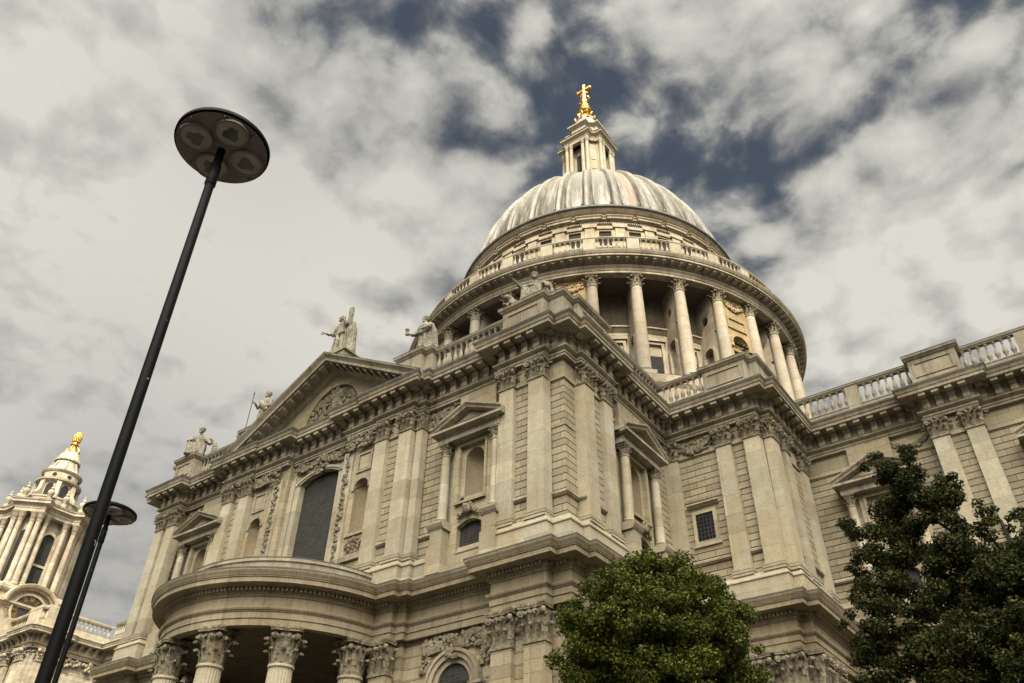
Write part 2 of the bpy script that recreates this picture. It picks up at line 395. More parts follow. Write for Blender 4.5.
# ---- plan lines of the upper order (entablature face), from the west return round to the choir
TRANSEPT_W = [(-55.0, 47.8), (-55.0, 34.2), (-55.35, 34.2), (-55.35, 30.6), (-55.0, 30.6), (-55.0, 29.36), (-54.2, 29.36), (-54.2, 28.85), (-51.8, 28.85), (-51.8, 29.5),
              (-46.95, 29.5), (-46.95, 29.2), (-46.5, 29.2), (-46.5, 28.85), (-43.62, 28.85), (-43.62, 28.97)]
MID_UP = [(-40.2, 28.97), (-40.2, 29.45), (-34.7, 29.45), (-34.7, 28.97)]
TRANSEPT_E = [(-32.0, 28.97), (-32.0, 28.85), (-28.98, 28.85), (-28.98, 29.2), (-28.4, 29.2), (-28.4, 29.5), (-22.68, 29.5), (-22.68, 28.85), (-19.6, 28.85), (-19.6, 29.36),
              (-18.6, 29.36), (-18.6, 30.44), (-18.25, 30.44), (-18.25, 33.75), (-18.65, 33.75), (-18.65, 40.9), (-12.7, 40.9), (-12.7, 41.55), (-12.15, 41.55), (-12.15, 47.8),
              (-4.7, 47.8), (-4.7, 47.07), (-1.75, 47.07), (-1.75, 47.8), (5.6, 47.8), (5.6, 47.07), (8.6, 47.07), (8.6, 47.8), (26, 47.8)]
UPPER = TRANSEPT_W+MID_UP+TRANSEPT_E
PCX, PCY, PR = -36.8, 29.2, 6.65
a_st = math.asin((29.2-28.85)/PR)
PORT_ARC = [(PCX-PR*math.cos(a_st+(PI-2*a_st)*i/48), PCY-PR*math.sin(a_st+(PI-2*a_st)*i/48)) for i in range(49)]
LOWER = TRANSEPT_W[:-2]+PORT_ARC+TRANSEPT_E[2:]

# ---- upper entablature with console brackets
UE = [(-.3, 28.05), (0, 28.05), (0, 28.2), (.05, 28.21), (.05, 28.36), (.15, 28.4), (.26, 28.48), (.26, 28.54), (.03, 28.58), (.03, 29.3), (.08, 29.36), (.1, 29.43), (.93, 29.45), (.93, 29.66), (.98, 29.68), (.98, 29.72), (1.02, 29.84), (1.1, 29.93), (1.1, 30.0)]
mb = MB(); mb.sweep(UPPER, UE)
for fr, L in segs(UPPER):
    if L < .32: continue
    n = max(1, round(L/.84)) if L > .8 else 1
    for i in range(n):
        u = L*(i+.5)/n; w = .19
        mb.prism_oz(fr, [(.03, 28.6), (.2, 28.6), (.27, 28.72), (.24, 28.92), (.21, 29.05), (.32, 29.22), (.32, 29.42), (.03, 29.43)], u-w, u+w)
        mb.box(fr, u-.2, u+.2, .47, .85, 29.24, 29.449)
mb.build('upper_entablature', 'trim', CATH)
mb = MB(); mb.sweep(UPPER, [(1.1, 29.965), (1.12, 29.965), (1.12, 30.035), (1.06, 30.06), (-.3, 30.3), (-1.5, 30.32)]); mb.build('upper_cornice_flashing', 'flashing', CATH)

# ---- lower entablature following the portico
LE = [(-.45, 14.6), (0, 14.6), (0, 14.93), (.05, 14.94), (.05, 15.24), (.10, 15.26), (.10, 15.31), (.15, 15.32), (.19, 15.40), (.19, 15.46), (.02, 15.47), (.02, 15.98), (.07, 15.99), (.10, 16.05), (.10, 16.11), (.16, 16.12), (.16, 16.19), (.20, 16.20), (.20, 16.38), (.40, 16.39), (.44, 16.44), (.78, 16.45), (.78, 16.69), (.83, 16.70), (.83, 16.75), (.86, 16.76), (.90, 16.86), (.95, 16.93), (.95, 16.96), (.97, 16.97), (.97, 17.07)]
mb = MB(); mb.sweep(LOWER, LE)
for fr, L in segs(LOWER):
    if L < .3: continue
    n = max(1, round(L/.21))
    for i in range(n):
        u = L*(i+.5)/n; mb.box(fr, u-.065, u+.065, .2, .37, 16.205, 16.375); mb.box(fr, u-.04, u+.04, .1, .155, 16.05, 16.115)
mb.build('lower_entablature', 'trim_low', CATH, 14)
mb = MB(); mb.sweep(LOWER, [(.97, 17.065), (.99, 17.065), (.99, 17.135), (.92, 17.16), (-.6, 17.3)]); mb.build('lower_cornice_flashing', 'flashing', CATH)

# ---- plinth of the upper order
PL = [(.14, 17.2), (.14, 18.3), (.2, 18.34), (.2, 18.42), (.1, 18.5), (.06, 18.62), (.02, 18.7), (-.4, 18.72)]
mb = MB(); mb.sweep(TRANSEPT_W+[(-43.62, 29.0)], PL); mb.sweep([(-40.2, 29.3), (-40.2, 29.45), (-34.7, 29.45), (-34.7, 29.3)], PL)
mb.sweep([(-32.0, 29.0)]+TRANSEPT_E[1:], PL); mb.build('upper_plinth', 'pilaster', CATH)

# ---- rusticated walls with cut courses
def courses(z0, z1, h, off, g=.05, gh=.035):
    pr = []; z = z0
    while z < z1-1e-6:
        zt = min(z+h, z1); pr += [(off, z), (off, zt-gh), (off-g, zt-gh), (off-g, zt)]; z = zt
    return pr
def cut(path, gaps):
    """break a plan line at the openings: gaps are (x0, y0, x1, y1) lying along it"""
    out, cur = [], [path[0]]
    for a, b in zip(path[:-1], path[1:]):
        hit = [g for g in gaps if min(abs((b[0]-a[0])*(g[1]-a[1])-(b[1]-a[1])*(g[0]-a[0])), 9) < 1e-6 and min(a[0], b[0])-1e-6 <= g[0] <= max(a[0], b[0])+1e-6 and min(a[1], b[1])-1e-6 <= g[1] <= max(a[1], b[1])+1e-6]
        for g in hit: cur.append((g[0], g[1])); out.append(cur); cur = [(g[2], g[3])]
        cur.append(b)
    out.append(cur); return out
GAPS = [(-49.65, 29.5, -47.15, 29.5), (-25.85, 29.5, -23.35, 29.5), (-18.65, 35.05, -18.65, 37.55), (-9.6, 47.8, -7.1, 47.8), (.6, 47.8, 3.1, 47.8)]
mb = MB(); pr = courses(18.7, 28.06, .4, -.3)
for q in cut(TRANSEPT_W[:-2]+[(-43.62, 28.85), (-43.62, 29.7)], GAPS)+cut([(-32.0, 29.7), (-32.0, 28.85)]+TRANSEPT_E[2:], GAPS): mb = MB(); mb.sweep(q, pr); mb.build('upper_wall', 'ashlar', CATH)
# string course across the rustication
mb = MB(); st = [(-.3, 19.9), (-.2, 19.94), (-.13, 20.02), (-.13, 20.12), (-.2, 20.2), (-.3, 20.24)]
for q in cut([(-32.0, 29.7), (-32.0, 28.85)]+TRANSEPT_E[2:-1], GAPS)+cut(TRANSEPT_W[:-2], GAPS): mb = MB(); mb.sweep(q, st); mb.build('string_course', 'trim', CATH)
mb = MB()
st2 = [(-.3, 23.84), (-.25, 23.86), (-.25, 24.02), (-.3, 24.04)]
mb.sweep([(-19.6, 28.85), (-19.6, 29.36), (-18.6, 29.36), (-18.6, 30.44)], st2)
mb.sweep([(-18.6, 40.9), (-12.7, 40.9)], st2)
mb.build('string_course', 'trim', CATH)
mb = MB()                                       # deep reveal panel under the entablature of the rusticated walls, smooth frieze band
mb.sweep([(-32.0, 29.7), (-32.0, 28.85)]+TRANSEPT_E[2:], [(-.26, 26.78), (-.22, 26.80), (-.22, 26.9), (-.26, 26.93), (-.27, 28.055)])
mb.sweep(TRANSEPT_W[:-2], [(-.26, 26.78), (-.22, 26.80), (-.22, 26.9), (-.26, 26.93), (-.27, 28.055)])
mb.build('frieze_band', 'wall', CATH)

# ---- lower wall
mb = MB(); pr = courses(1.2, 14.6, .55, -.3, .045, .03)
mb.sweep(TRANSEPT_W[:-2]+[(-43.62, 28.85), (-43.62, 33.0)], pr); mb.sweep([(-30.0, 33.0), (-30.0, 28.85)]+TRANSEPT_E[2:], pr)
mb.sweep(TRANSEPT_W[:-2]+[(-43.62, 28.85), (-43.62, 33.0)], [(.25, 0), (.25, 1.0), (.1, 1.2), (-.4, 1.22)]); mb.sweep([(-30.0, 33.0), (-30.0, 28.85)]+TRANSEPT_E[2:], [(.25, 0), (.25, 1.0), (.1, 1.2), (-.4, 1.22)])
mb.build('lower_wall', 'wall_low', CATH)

# ---- capitals
def leaf(mb, fr, u, o, z, w, h, curl, th=.035):
    sec = [(0, 0, .8), (.35, .02, 1.0), (.7, .07, .95), (.9, .16, .75), (1.0, .27, .5), (.93, .36, .3), (.82, .36, .16)]
    rings = []
    for s, c, ww in sec:
        cc = c*curl/.27; hw = w*ww/2; zz = z+h*s
        rings.append([fr.pt(u-hw, o+cc*.75, zz), fr.pt(u, o+cc+th, zz), fr.pt(u+hw, o+cc*.75, zz), fr.pt(u, o+cc-th, zz-.01)])
    mb.loft(rings); mb.blob((u, o+curl*.92, z+h*.9), w*.24, w*.24, h*.13, 6, 4, fr)
def volute(mb, c, t, n, r, th):
    """spiral disc: c centre, t in-plane horizontal, n axis"""
    rings = []
    k = 10
    for s in (-th, 0, th):
        rr = r*(1 if s else 1.08); rings.append([(c[0]+t[0]*rr*math.cos(2*PI*i/k)+n[0]*s, c[1]+t[1]*rr*math.cos(2*PI*i/k)+n[1]*s, c[2]+rr*math.sin(2*PI*i/k)) for i in range(k)])
    mb.loft(rings)
    rings = [[(c[0]+t[0]*r*.4*math.cos(2*PI*i/6)+n[0]*s, c[1]+t[1]*r*.4*math.cos(2*PI*i/6)+n[1]*s, c[2]+r*.4*math.sin(2*PI*i/6)) for i in range(6)] for s in (-th*1.6, th*1.6)]
    mb.loft(rings)
def rect_capital(w, d, h, name):
    """pilaster capital, base at z=0, front towards -y, back at y=+d"""
    mb = MB(); f = south(0, 0); k = w*.5
    mb.box(f, -k*1.04, k*1.04, -d, .05, -.02*h, .06*h)
    mb.loft([[f.pt(-k*.9, -d, .05*h), f.pt(k*.9, -d, .05*h), f.pt(k*.9, -.02, .05*h), f.pt(-k*.9, -.02, .05*h)], [f.pt(-k*1.0, -d, .86*h), f.pt(k*1.0, -d, .86*h), f.pt(k*1.0, .07*w, .86*h), f.pt(-k*1.0, .07*w, .86*h)]])
    for i in range(3): leaf(mb, f, (i-1)*w*.36, -.01, .06*h, w*.32, .40*h, w*.26)
    for i in range(2): leaf(mb, f, (i-.5)*w*.38, .0, .28*h, w*.30, .46*h, w*.34)
    for s in (-1, 1):
        e = Fr(s*k*.95, 0, (0, s), (s, 0))
        for q, (zz, hh, cu) in enumerate(((.06, .4, .24), (.28, .46, .3))):
            leaf(mb, e, s*(.12+.16*q), 0, zz*h, w*.32, hh*h, w*cu)
        leaf(mb, Fr(s*k*.92, 0, (.7*s, .7), (.7*s, -.7)), 0, .02, .2*h, w*.26, .5*h, w*.2)
        volute(mb, (s*k*1.05, -.17*w, .74*h), (.7*s, -.7), (.7, .7*s), .13*w, .07*w)
        volute(mb, (s*w*.13, -.13*w, .76*h), (1, 0), (0, 1), .10*w, .05*w)
        mb.tube([(s*w*.1, -.04*w, .45*h), (s*w*.2, -.1*w, .62*h), (s*k*.9, -.16*w, .82*h)], [.035*w, .045*w, .05*w], 5)
    ab = [(-k*1.22, .24*w), (-k*.5, .13*w), (0, .1*w), (k*.5, .13*w), (k*1.22, .24*w), (k*1.16, -d), (-k*1.16, -d)]
    mb.loft([[f.pt(u, o, z*h) for u, o in ab] for z in (.87, .93)]); mb.loft([[f.pt(u*1.03, o*1.12 if o > 0 else o, z*h) for u, o in ab] for z in (.93, 1.0)])
    mb.blob((0, .13*w, .93*h), .1*w, .08*w, .09*h, 6, 4, f)
    return mb.mesh(name)
def round_capital(r, h, name, n=8):
    mb = MB(); mb.lathe(0, 0, [(r*1.1, -.05*h), (r*1.1, .0), (r*.98, .02*h), (r*.98, .5*h), (r*1.12, .86*h)], 16)
    for row, (z, hh, cu) in enumerate(((.02, .38, .46), (.24, .46, .66))):
        for i in range(n):
            fr = radial(0, 0, 2*PI*(i+.5*row)/n, r); leaf(mb, fr, 0, 0, z*h, r*.62, hh*h, r*cu)
    for q in range(4):
        a = PI/4+q*PI/2; c = (math.sin(a), -math.cos(a))
        volute(mb, (c[0]*r*1.36, c[1]*r*1.36, .74*h), c, (c[1], -c[0]), .25*r, .14*r)
        for sg in (-1, 1):
            b = a+sg*.42; mb.tube([(math.sin(b)*r*1.0, -math.cos(b)*r*1.0, .42*h), (math.sin(b)*r*1.2, -math.cos(b)*r*1.2, .66*h), (c[0]*r*1.34, c[1]*r*1.34, .85*h)], [.07*r, .09*r, .09*r], 5)
        a2 = q*PI/2; mb.blob((math.sin(a2)*r*1.25, -math.cos(a2)*r*1.25, .92*h), .2*r, .2*r, .1*h)
        for sg in (-1, 1):
            b = a2+sg*.25; volute(mb, (math.sin(b)*r*1.2, -math.cos(b)*r*1.2, .74*h), (math.cos(a2), math.sin(a2)), (math.sin(a2), -math.cos(a2)), .16*r, .07*r)
    out = []
    for q in range(4):
        a = PI/4+q*PI/2
        for da, rr in ((-.10, 1.72), (.10, 1.72), (.5, 1.33), (PI/4, 1.25), (PI/2-.5, 1.33)): out.append((math.sin(a+da)*r*rr, -math.cos(a+da)*r*rr))
    mb.loft([[(x, y, z*h) for x, y in out] for z in (.87, .93)]); mb.loft([[(x*1.04, y*1.04, z*h) for x, y in out] for z in (.93, 1.0)])
    return mb.mesh(name)
def pilaster_mesh(w, d, z0, z1, name):
    mb = MB(); f = south(0, 0); k = w/2
    for a, b, e in ((0, .16, .1), (.16, .26, .13), (.26, .34, .06), (.34, .42, .08), (.42, .48, .03)):
        mb.box(f, -k-e, k+e, -d, e, z0+a-z0, z0+b-z0)
    mb.box(f, -k, k, -d, 0, .48, z1-z0, .035)
    return mb.mesh(name)
CAPH = 1.25
pil_me = pilaster_mesh(1.02, .72, 18.7, 26.8, 'pilaster'); cap_me = rect_capital(1.02, .5, CAPH, 'capital')
half_me = pilaster_mesh(.54, .5, 18.7, 26.8, 'half_pilaster'); hcap_me = rect_capital(.56, .45, CAPH, 'half_capital')
lpil_me = pilaster_mesh(1.18, .52, 1.2, 12.95, 'lower_pilaster'); lcap_me = rect_capital(1.18, .5, 1.65, 'lower_capital')
def pilaster(x, y, rz=0, low=False, half=False):
    me, cm, z0, z1 = (lpil_me, lcap_me, 1.2, 12.95) if low else ((half_me, hcap_me, 18.7, 26.8) if half else (pil_me, cap_me, 18.7, 26.8))
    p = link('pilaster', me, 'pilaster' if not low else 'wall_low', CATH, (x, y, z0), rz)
    link('capital', cm, 'carving', p, (x, y, z1), rz)
SP = [(-53.68, 28.85), (-52.32, 28.85), (-45.95, 28.85), (-44.12, 28.85), (-31.48, 28.85), (-29.52, 28.85), (-22.12, 28.85), (-20.18, 28.85),
      (-18.5, 40.95), (-14.98, 40.9), (-13.22, 40.9), (-4.18, 47.07), (-2.34, 47.07), (6.15, 47.07), (8.05, 47.07)]
for x, y in SP: pilaster(x, y)
EP = [(-18.25, 31.18), (-18.25, 33.14)]
for x, y in EP: pilaster(x, y, PI/2)
pilaster(-12.15, 43.9, PI/2); pilaster(-12.15, 42.15, PI/2); pilaster(-12.15, 46.95, PI/2)
pilaster(-28.7, 29.2, 0, False, True); pilaster(-46.75, 29.2, 0, False, True)
pilaster(-12.45, 41.52, 0, False, True)
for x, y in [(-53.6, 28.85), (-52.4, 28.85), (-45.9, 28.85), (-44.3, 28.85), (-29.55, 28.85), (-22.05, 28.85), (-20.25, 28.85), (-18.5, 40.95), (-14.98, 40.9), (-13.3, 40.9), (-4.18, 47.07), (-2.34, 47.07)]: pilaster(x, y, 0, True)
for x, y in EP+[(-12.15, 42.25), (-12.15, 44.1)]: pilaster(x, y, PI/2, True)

# ---- festoons and carved drops
def festoon(mb, fr, u0, u1, z, sag, o=0., size=.13, n=None, jitter=1.):
    n = n or int((u1-u0)/size*1.5)
    for i in range(n+1):
        f = i/n; zz = z-sag*4*f*(1-f); u = u0+(u1-u0)*f
        for k in range(3):
            r = size*random.uniform(.55, 1.0)*(.8+.5*4*f*(1-f))
            mb.blob((u+random.uniform(-.1, .1)*jitter, o+random.uniform(.02, .10), zz+random.uniform(-.14, .14)*jitter), r, r*.9, r, 6, 4, fr)
def drop(mb, fr, u, z0, z1, w, o=0.):
    z = z1
    while z > z0:
        for k in range(3):
            r = random.uniform(.07, .13); mb.blob((u+random.uniform(-w, w), o+random.uniform(.0, .06), z+random.uniform(-.1, .1)), r, r*.8, r*1.1, 6, 4, fr)
        z -= random.uniform(.16, .3)
def scrolls(mb, fr, u0, u1, z0, z1, o, n):
    for i in range(n):
        u = random.uniform(u0, u1); z = random.uniform(z0, z1); r = random.uniform(.06, .15)
        mb.blob((u, o+random.uniform(0, .08), z), r*random.uniform(.7, 1.7), r*.7, r*random.uniform(.7, 1.4), 6, 4, fr)
mb = MB()
fS = south(0, 29.77)
for u0, u1 in ((-28.2, -24.6), (-24.6, -22.9)): festoon(mb, fS, u0, u1, 27.75, .45, 0, .15)
for u0, u1 in ((-51.5, -48.6), (-48.6, -47.3)): festoon(mb, fS, u0, u1, 27.75, .45, 0, .15)
festoon(mb, south(0, 41.17), -17.9, -15.7, 27.75, .6, 0, .17); festoon(mb, south(0, 48.07), -7.0, -5.0, 27.6, .4, -.02, .12)
fm = south(0, 29.02)
for u0, u1 in ((-34.6, -32.3), (-43.4, -40.9)): scrolls(mb, fm, u0, u1, 27.1, 27.95, 0, 90)
festoon(mb, east(-18.92, 0), 34.3, 36.3, 27.75, .4, 0, .12)
for u0, u1 in ((-28.2, -22.8), (-51.6, -47.1)): scrolls(mb, fS, u0, u1, 26.98, 27.98, .0, 210)
scrolls(mb, east(-18.92, 0), 34, 40.4, 27.0, 27.98, 0, 160); scrolls(mb, south(0, 41.17), -17.9, -15.7, 27.0, 27.9, 0, 60)
mb.build('festoon', 'carving', CATH, 60)

# ---- middle bays: niche panels, drop strips, great window
def niche_shell(mb, fr, uc, hw, z0, zs, o_front, depth):
    """half-round recess with a quarter-dome head"""
    n = 10; rings = []
    for z in (z0, zs): rings.append([fr.pt(uc-hw*math.cos(PI*i/n), o_front-depth*math.sin(PI*i/n), z) for i in range(n+1)])
    for k in range(1, 7):
        a = PI/2*k/6; rings.append([fr.pt(uc-hw*math.cos(a)*math.cos(PI*i/n), o_front-depth*math.cos(a)*math.sin(PI*i/n), zs+hw*math.sin(a)) for i in range(n+1)])
    mb.loft(rings, False, False)
    mb.add([fr.pt(uc-hw*math.cos(PI*i/n), o_front-depth*math.sin(PI*i/n), z0) for i in range(n+1)], [tuple(range(n+1))])
for (ua, ub, uc, sc) in ((-34.7, -32.0, -33.05, -34.45), (-43.62, -40.2, -42.72, -41.08)):
    f = south(0, 29.27); mb = MB(); hw = .57; z0, zs = 21.45, 24.35
    o = arch_outline(uc, hw, z0, zs); mb.hole(f, rect_for(o, ua, ub, z0, 28.05), o, -.5, 0)
    mb.box(f, ua, ub, -.5, 0, 18.7, z0); mb.build('niche_wall', 'wall', CATH)
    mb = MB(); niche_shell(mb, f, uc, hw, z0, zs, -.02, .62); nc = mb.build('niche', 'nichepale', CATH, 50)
    mb = MB(); o2 = arch_outline(uc, hw+.16, zs-.02, zs); o1 = arch_outline(uc, hw+.0, zs-.02, zs); mb.hole(f, o2, o1, 0, .07)
    mb.box(f, uc-hw-.22, uc-hw, 0, .08, zs-.12, zs-.025); mb.box(f, uc+hw, uc+hw+.22, 0, .08, zs-.12, zs-.025)
    mb.box(f, uc-.78, uc+.78, 0, .14, 21.25, 21.42); mb.box(f, uc-.66, uc+.66, 0, .04, 20.25, 21.2); mb.box(f, uc-.85, uc+.85, 0, .16, 19.75, 20.1)
    mb.build('niche_moulding', 'trim', nc); mb = MB(); mb.hole(f, [(uc-.62, 25.4), (uc-.62, 26.75), (uc+.62, 26.75), (uc+.62, 25.4)], [(uc-.46, 25.55), (uc-.46, 26.6), (uc+.46, 26.6), (uc+.46, 25.55)], 0, .08); mb.build('panel_frame', 'trim', CATH)
    mb = MB(); mb.box(f, uc-.40, uc+.40, 0, .05, 25.6, 26.5); mb.build('panel', 'wall', CATH)
    mb = MB(); scrolls(mb, f, uc-.55, uc+.55, 20.4, 21.05, .03, 46); mb.build('carved_panel', 'carving', nc)
    mb = MB(); mb.box(f, sc-.42, sc+.42, 0, .12, 18.7, 27.1); mb.build('drop_strip', 'pilaster', CATH)
    mb = MB(); drop(mb, f, sc, 18.9, 27.0, .2, .13); mb.build('carved_drop', 'carving', CATH, 60)
f = south(0, 29.75); uc = -37.42; hw = 1.78
seg = lambda hw_, zs, rise, z0: [(uc-hw_, z0)]+[(uc-hw_+2*hw_*i/12, zs+rise*math.sin(PI*i/12)) for i in range(13)]+[(uc+hw_, z0)]
mb = MB(); o = seg(hw+.14, 26.45, .5, 18.7); mb.hole(f, rect_for(o, -40.2, -34.7, 18.7, 28.05), o, -.1, .14); mb.box(f, -40.2, -34.7, -.2, .1, 17.5, 18.75); mb.build('window_wall', 'wall', CATH)
mb = MB(); o = seg(hw+.05, 26.45, .5, 18.8); mb.prism_uz(f, o, -.32, -.2); gw = mb.build('window', 'glass', CATH)
mb = MB(); mb.hole(f, seg(hw+.42, 26.6, .62, 18.8), seg(hw, 26.45, .5, 18.8), -.25, .22); mb.hole(f, seg(hw+.40, 26.6, .6, 26.4), seg(hw+.2, 26.52, .52, 26.4), .2, .28)
for s in (-1, 1):
    mb.box(f, uc+s*(hw+.7)-.22, uc+s*(hw+.7)+.22, .14, .26, 18.75, 27.0)
mb.build('window_frame', 'pilaster', gw)
mb = MB(); scrolls(mb, f, uc-2.2, uc+2.2, 27.15, 27.95, .2, 130); scrolls(mb, f, uc-.45, uc+.45, 26.7, 27.9, .32, 40)
for s in (-1, 1): festoon(mb, f, uc+min(s*2.4, s*.3), uc+max(s*2.4, s*.3), 27.7, .3, .25, .12)
mb.build('window_head_carving', 'carving', gw, 60)

# ---- pedimented niche surrounds
ac_me = round_capital(.235, .66, 'surround_capital', 6)
mbc = MB(); mbc.lathe(0, 0, [(.36, 0), (.36, .1), (.30, .12), (.33, .2), (.28, .26), (.26, .3), (.26, 1.6), (.235, 3.95), (.27, 3.97), (.27, 4.02)], 16); acol_me = mbc.mesh('surround_column', 40)
def surround(fr, uc, top_only=False):
    """fr: frame on the wall face (o=0 wall)"""
    mb = MB(); hw, z0, zs = .62, 21.25, 23.72
    o = arch_outline(uc, hw, z0, zs); mb.hole(fr, rect_for(o, uc-.86, uc+.86, z0, 24.5), o, 0, .30)
    mb.hole(fr, [(uc-1.3, 20.1), (uc-1.3, 24.8), (uc+1.3, 24.8), (uc+1.3, 20.1)], [(uc-.86, 21.1), (uc-.86, 24.52), (uc+.86, 24.52), (uc+.86, 21.1)], 0, .5)
    mb.hole(fr, [(uc-1.02, 20.98), (uc-1.02, 24.64), (uc+1.02, 24.64), (uc+1.02, 20.98)], [(uc-.87, 21.08), (uc-.87, 24.5), (uc+.87, 24.5), (uc+.87, 21.08)], .49, .58)
    mb.box(fr, uc-1.0, uc+1.0, .3, .68, 20.98, 21.12)
    so = [(uc-.8, 18.2)]+[(uc-.8+1.6*i/8, 19.75+.28*math.sin(PI*i/8)) for i in range(9)]+[(uc+.8, 18.2)]
    ro = [(uc-1.3, 18.2)]+[(uc-1.3, 19.75+.42*i/2) for i in range(3)]+[(uc-1.3+2.6*(i+1)/4, 20.1) for i in range(3)]+[(uc+1.3, 20.1-.17*i) for i in range(3)]+[(uc+1.3, 18.2)]
    ro[3] = (uc-1.3, 20.1)
    mb.hole(fr, ro, so, .1, .52); mb.box(fr, uc-1.3, uc+1.3, .1, .56, 17.3, 18.22); mb.box(fr, uc-1.3, uc+1.3, -.04, .3, 24.5, 28.05)
    mb.hole(fr, [(uc-.9, 20.1), (uc-.9, 21.5), (uc+.9, 21.5), (uc+.9, 20.1)], [(uc-.6, 20.2), (uc-.6, 20.3), (uc+.6, 20.3), (uc+.6, 20.2)], 0, .3)
    body = mb.build('niche_surround', 'wall', CATH)
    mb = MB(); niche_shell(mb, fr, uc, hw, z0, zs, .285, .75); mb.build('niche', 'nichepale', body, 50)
    mb = MB(); so2 = [(uc-.82, 18.2)]+[(uc-.82+1.64*i/8, 19.77+.28*math.sin(PI*i/8)) for i in range(9)]+[(uc+.82, 18.2)]
    mb.prism_uz(fr, so2, .12, .2); mb.build('window', 'glass', body)
    for s in (-1, 1):
        mb = MB(); c = uc+s*1.72
        mb.box(fr, c-.48, c+.48, -.1, 1.18, 17.25, 18.7); mb.box(fr, c-.4, c+.4, -.1, 1.08, 18.7, 19.62)
        mb.prism_oz(fr, [(-.1, 19.62), (1.1, 19.62), (1.2, 19.74), (1.28, 19.9), (1.28, 20.0), (1.1, 20.06), (-.1, 20.06)], c-.52, c+.52)
        mb.box(fr, c-.36, c+.36, -.1, .3, 20.06, 24.8)
        mb.build('surround_pedestal', 'pilaster', body)
    for s in (-1, 1):
        x, y, _ = fr.pt(uc+s*1.72, .7, 0); col = link('column', acol_me, 'pilaster', body, (x, y, 20.06)); link('column_capital', ac_me, 'carving', body, (x, y, 24.1))
    mb = MB(); w = 2.12
    ent = [(-.1, 24.8), (1.02, 24.8), (1.02, 25.02), (1.08, 25.06), (1.08, 25.1)]
    mb.prism_oz(fr, [(-.1, 24.79), (1.0, 24.79), (1.0, 25.02), (.97, 25.04), (.97, 25.2), (1.1, 25.26), (1.3, 25.3), (1.3, 25.42), (1.38, 25.5), (-.1, 25.55)], uc-w, uc+w)
    h = 1.05; W = w+.32
    mb.box(fr, uc-W, uc+W, -.1, 1.36, 25.3, 25.44)
    tri = [(uc-W+.25, 25.45), (uc+W-.25, 25.45), (uc, 25.45+h-.1)]; mb.prism_uz(fr, tri, -.1, .9)
    for s in (-1, 1):
        prof = [(-.1, .30), (1.42, .30), (1.42, .22), (1.3, .1), (1.28, 0), (.9, -.04), (.9, -.12), (-.1, -.12)]
        mb.loft([[fr.pt(uc+s*W, o_, 25.42+dz) for o_, dz in prof], [fr.pt(uc, o_, 25.42+h+dz) for o_, dz in prof]])
    mb.build('pediment', 'trim', body)
    mb = MB(); mb.blob((uc, .75, 20.5), .26, .2, .32, 8, 6, fr)
    for s in (-1, 1):
        
        for k in range(9): mb.blob((uc+s*(.2+.055*k), .64+.05*(k % 2), 20.6-.05*k+.09*math.sin(2*k)), .11, .10, .17-.01*k, 6, 4, fr)
        mb.blob((uc+s*.1, .95, 20.58), .05, .05, .05, 6, 4, fr); mb.blob((uc+s*.2, .75, 20.75), .1, .1, .12, 6, 4, fr)
    mb.build('cherub_head_carving', 'carving', body, 60)
surround(south(0, 29.8), -24.6); surround(south(0, 29.8), -48.4)
surround(east(-18.95, 0), 36.3); surround(south(0, 48.1), -8.35); surround(south(0, 48.1), 1.85)

# ---- small barred window on the bastion
f = south(0, 41.2); mb = MB(); u0, u1, z0, z1 = -17.38, -16.3, 21.32, 23.0
mb.hole(f, [(u0-.2, z0-.2), (u0-.2, z1+.2), (u1+.2, z1+.2), (u1+.2, z0-.2)], [(u0, z0), (u0, z1), (u1, z1), (u1, z0)], -.02, .1)
mb.box(f, u0-.3, u1+.3, 0, .12, z0-.32, z0-.2); mb.prism_oz(f, [(0, 23.42), (.12, 23.44), (.2, 23.52), (.3, 23.56), (.3, 23.64), (0, 23.66)], u0-.4, u1+.45)
fr_ = mb.build('window_frame', 'pilaster', CATH)
mb = MB(); mb.prism_uz(f, [(u0-.02, z0-.02), (u0-.02, z1+.02), (u1+.02, z1+.02), (u1+.02, z0-.02)], .005, .03); mb.build('pane', 'dark', fr_)
mb = MB()
for i in range(1, 5): mb.box(f, u0+(u1-u0)*i/5-.02, u0+(u1-u0)*i/5+.02, .05, .08, z0, z1)
for i in range(1, 7): mb.box(f, u0, u1, .045, .075, z0+(z1-z0)*i/7-.018, z0+(z1-z0)*i/7+.018)
mb.build('bars', 'clockface', fr_)

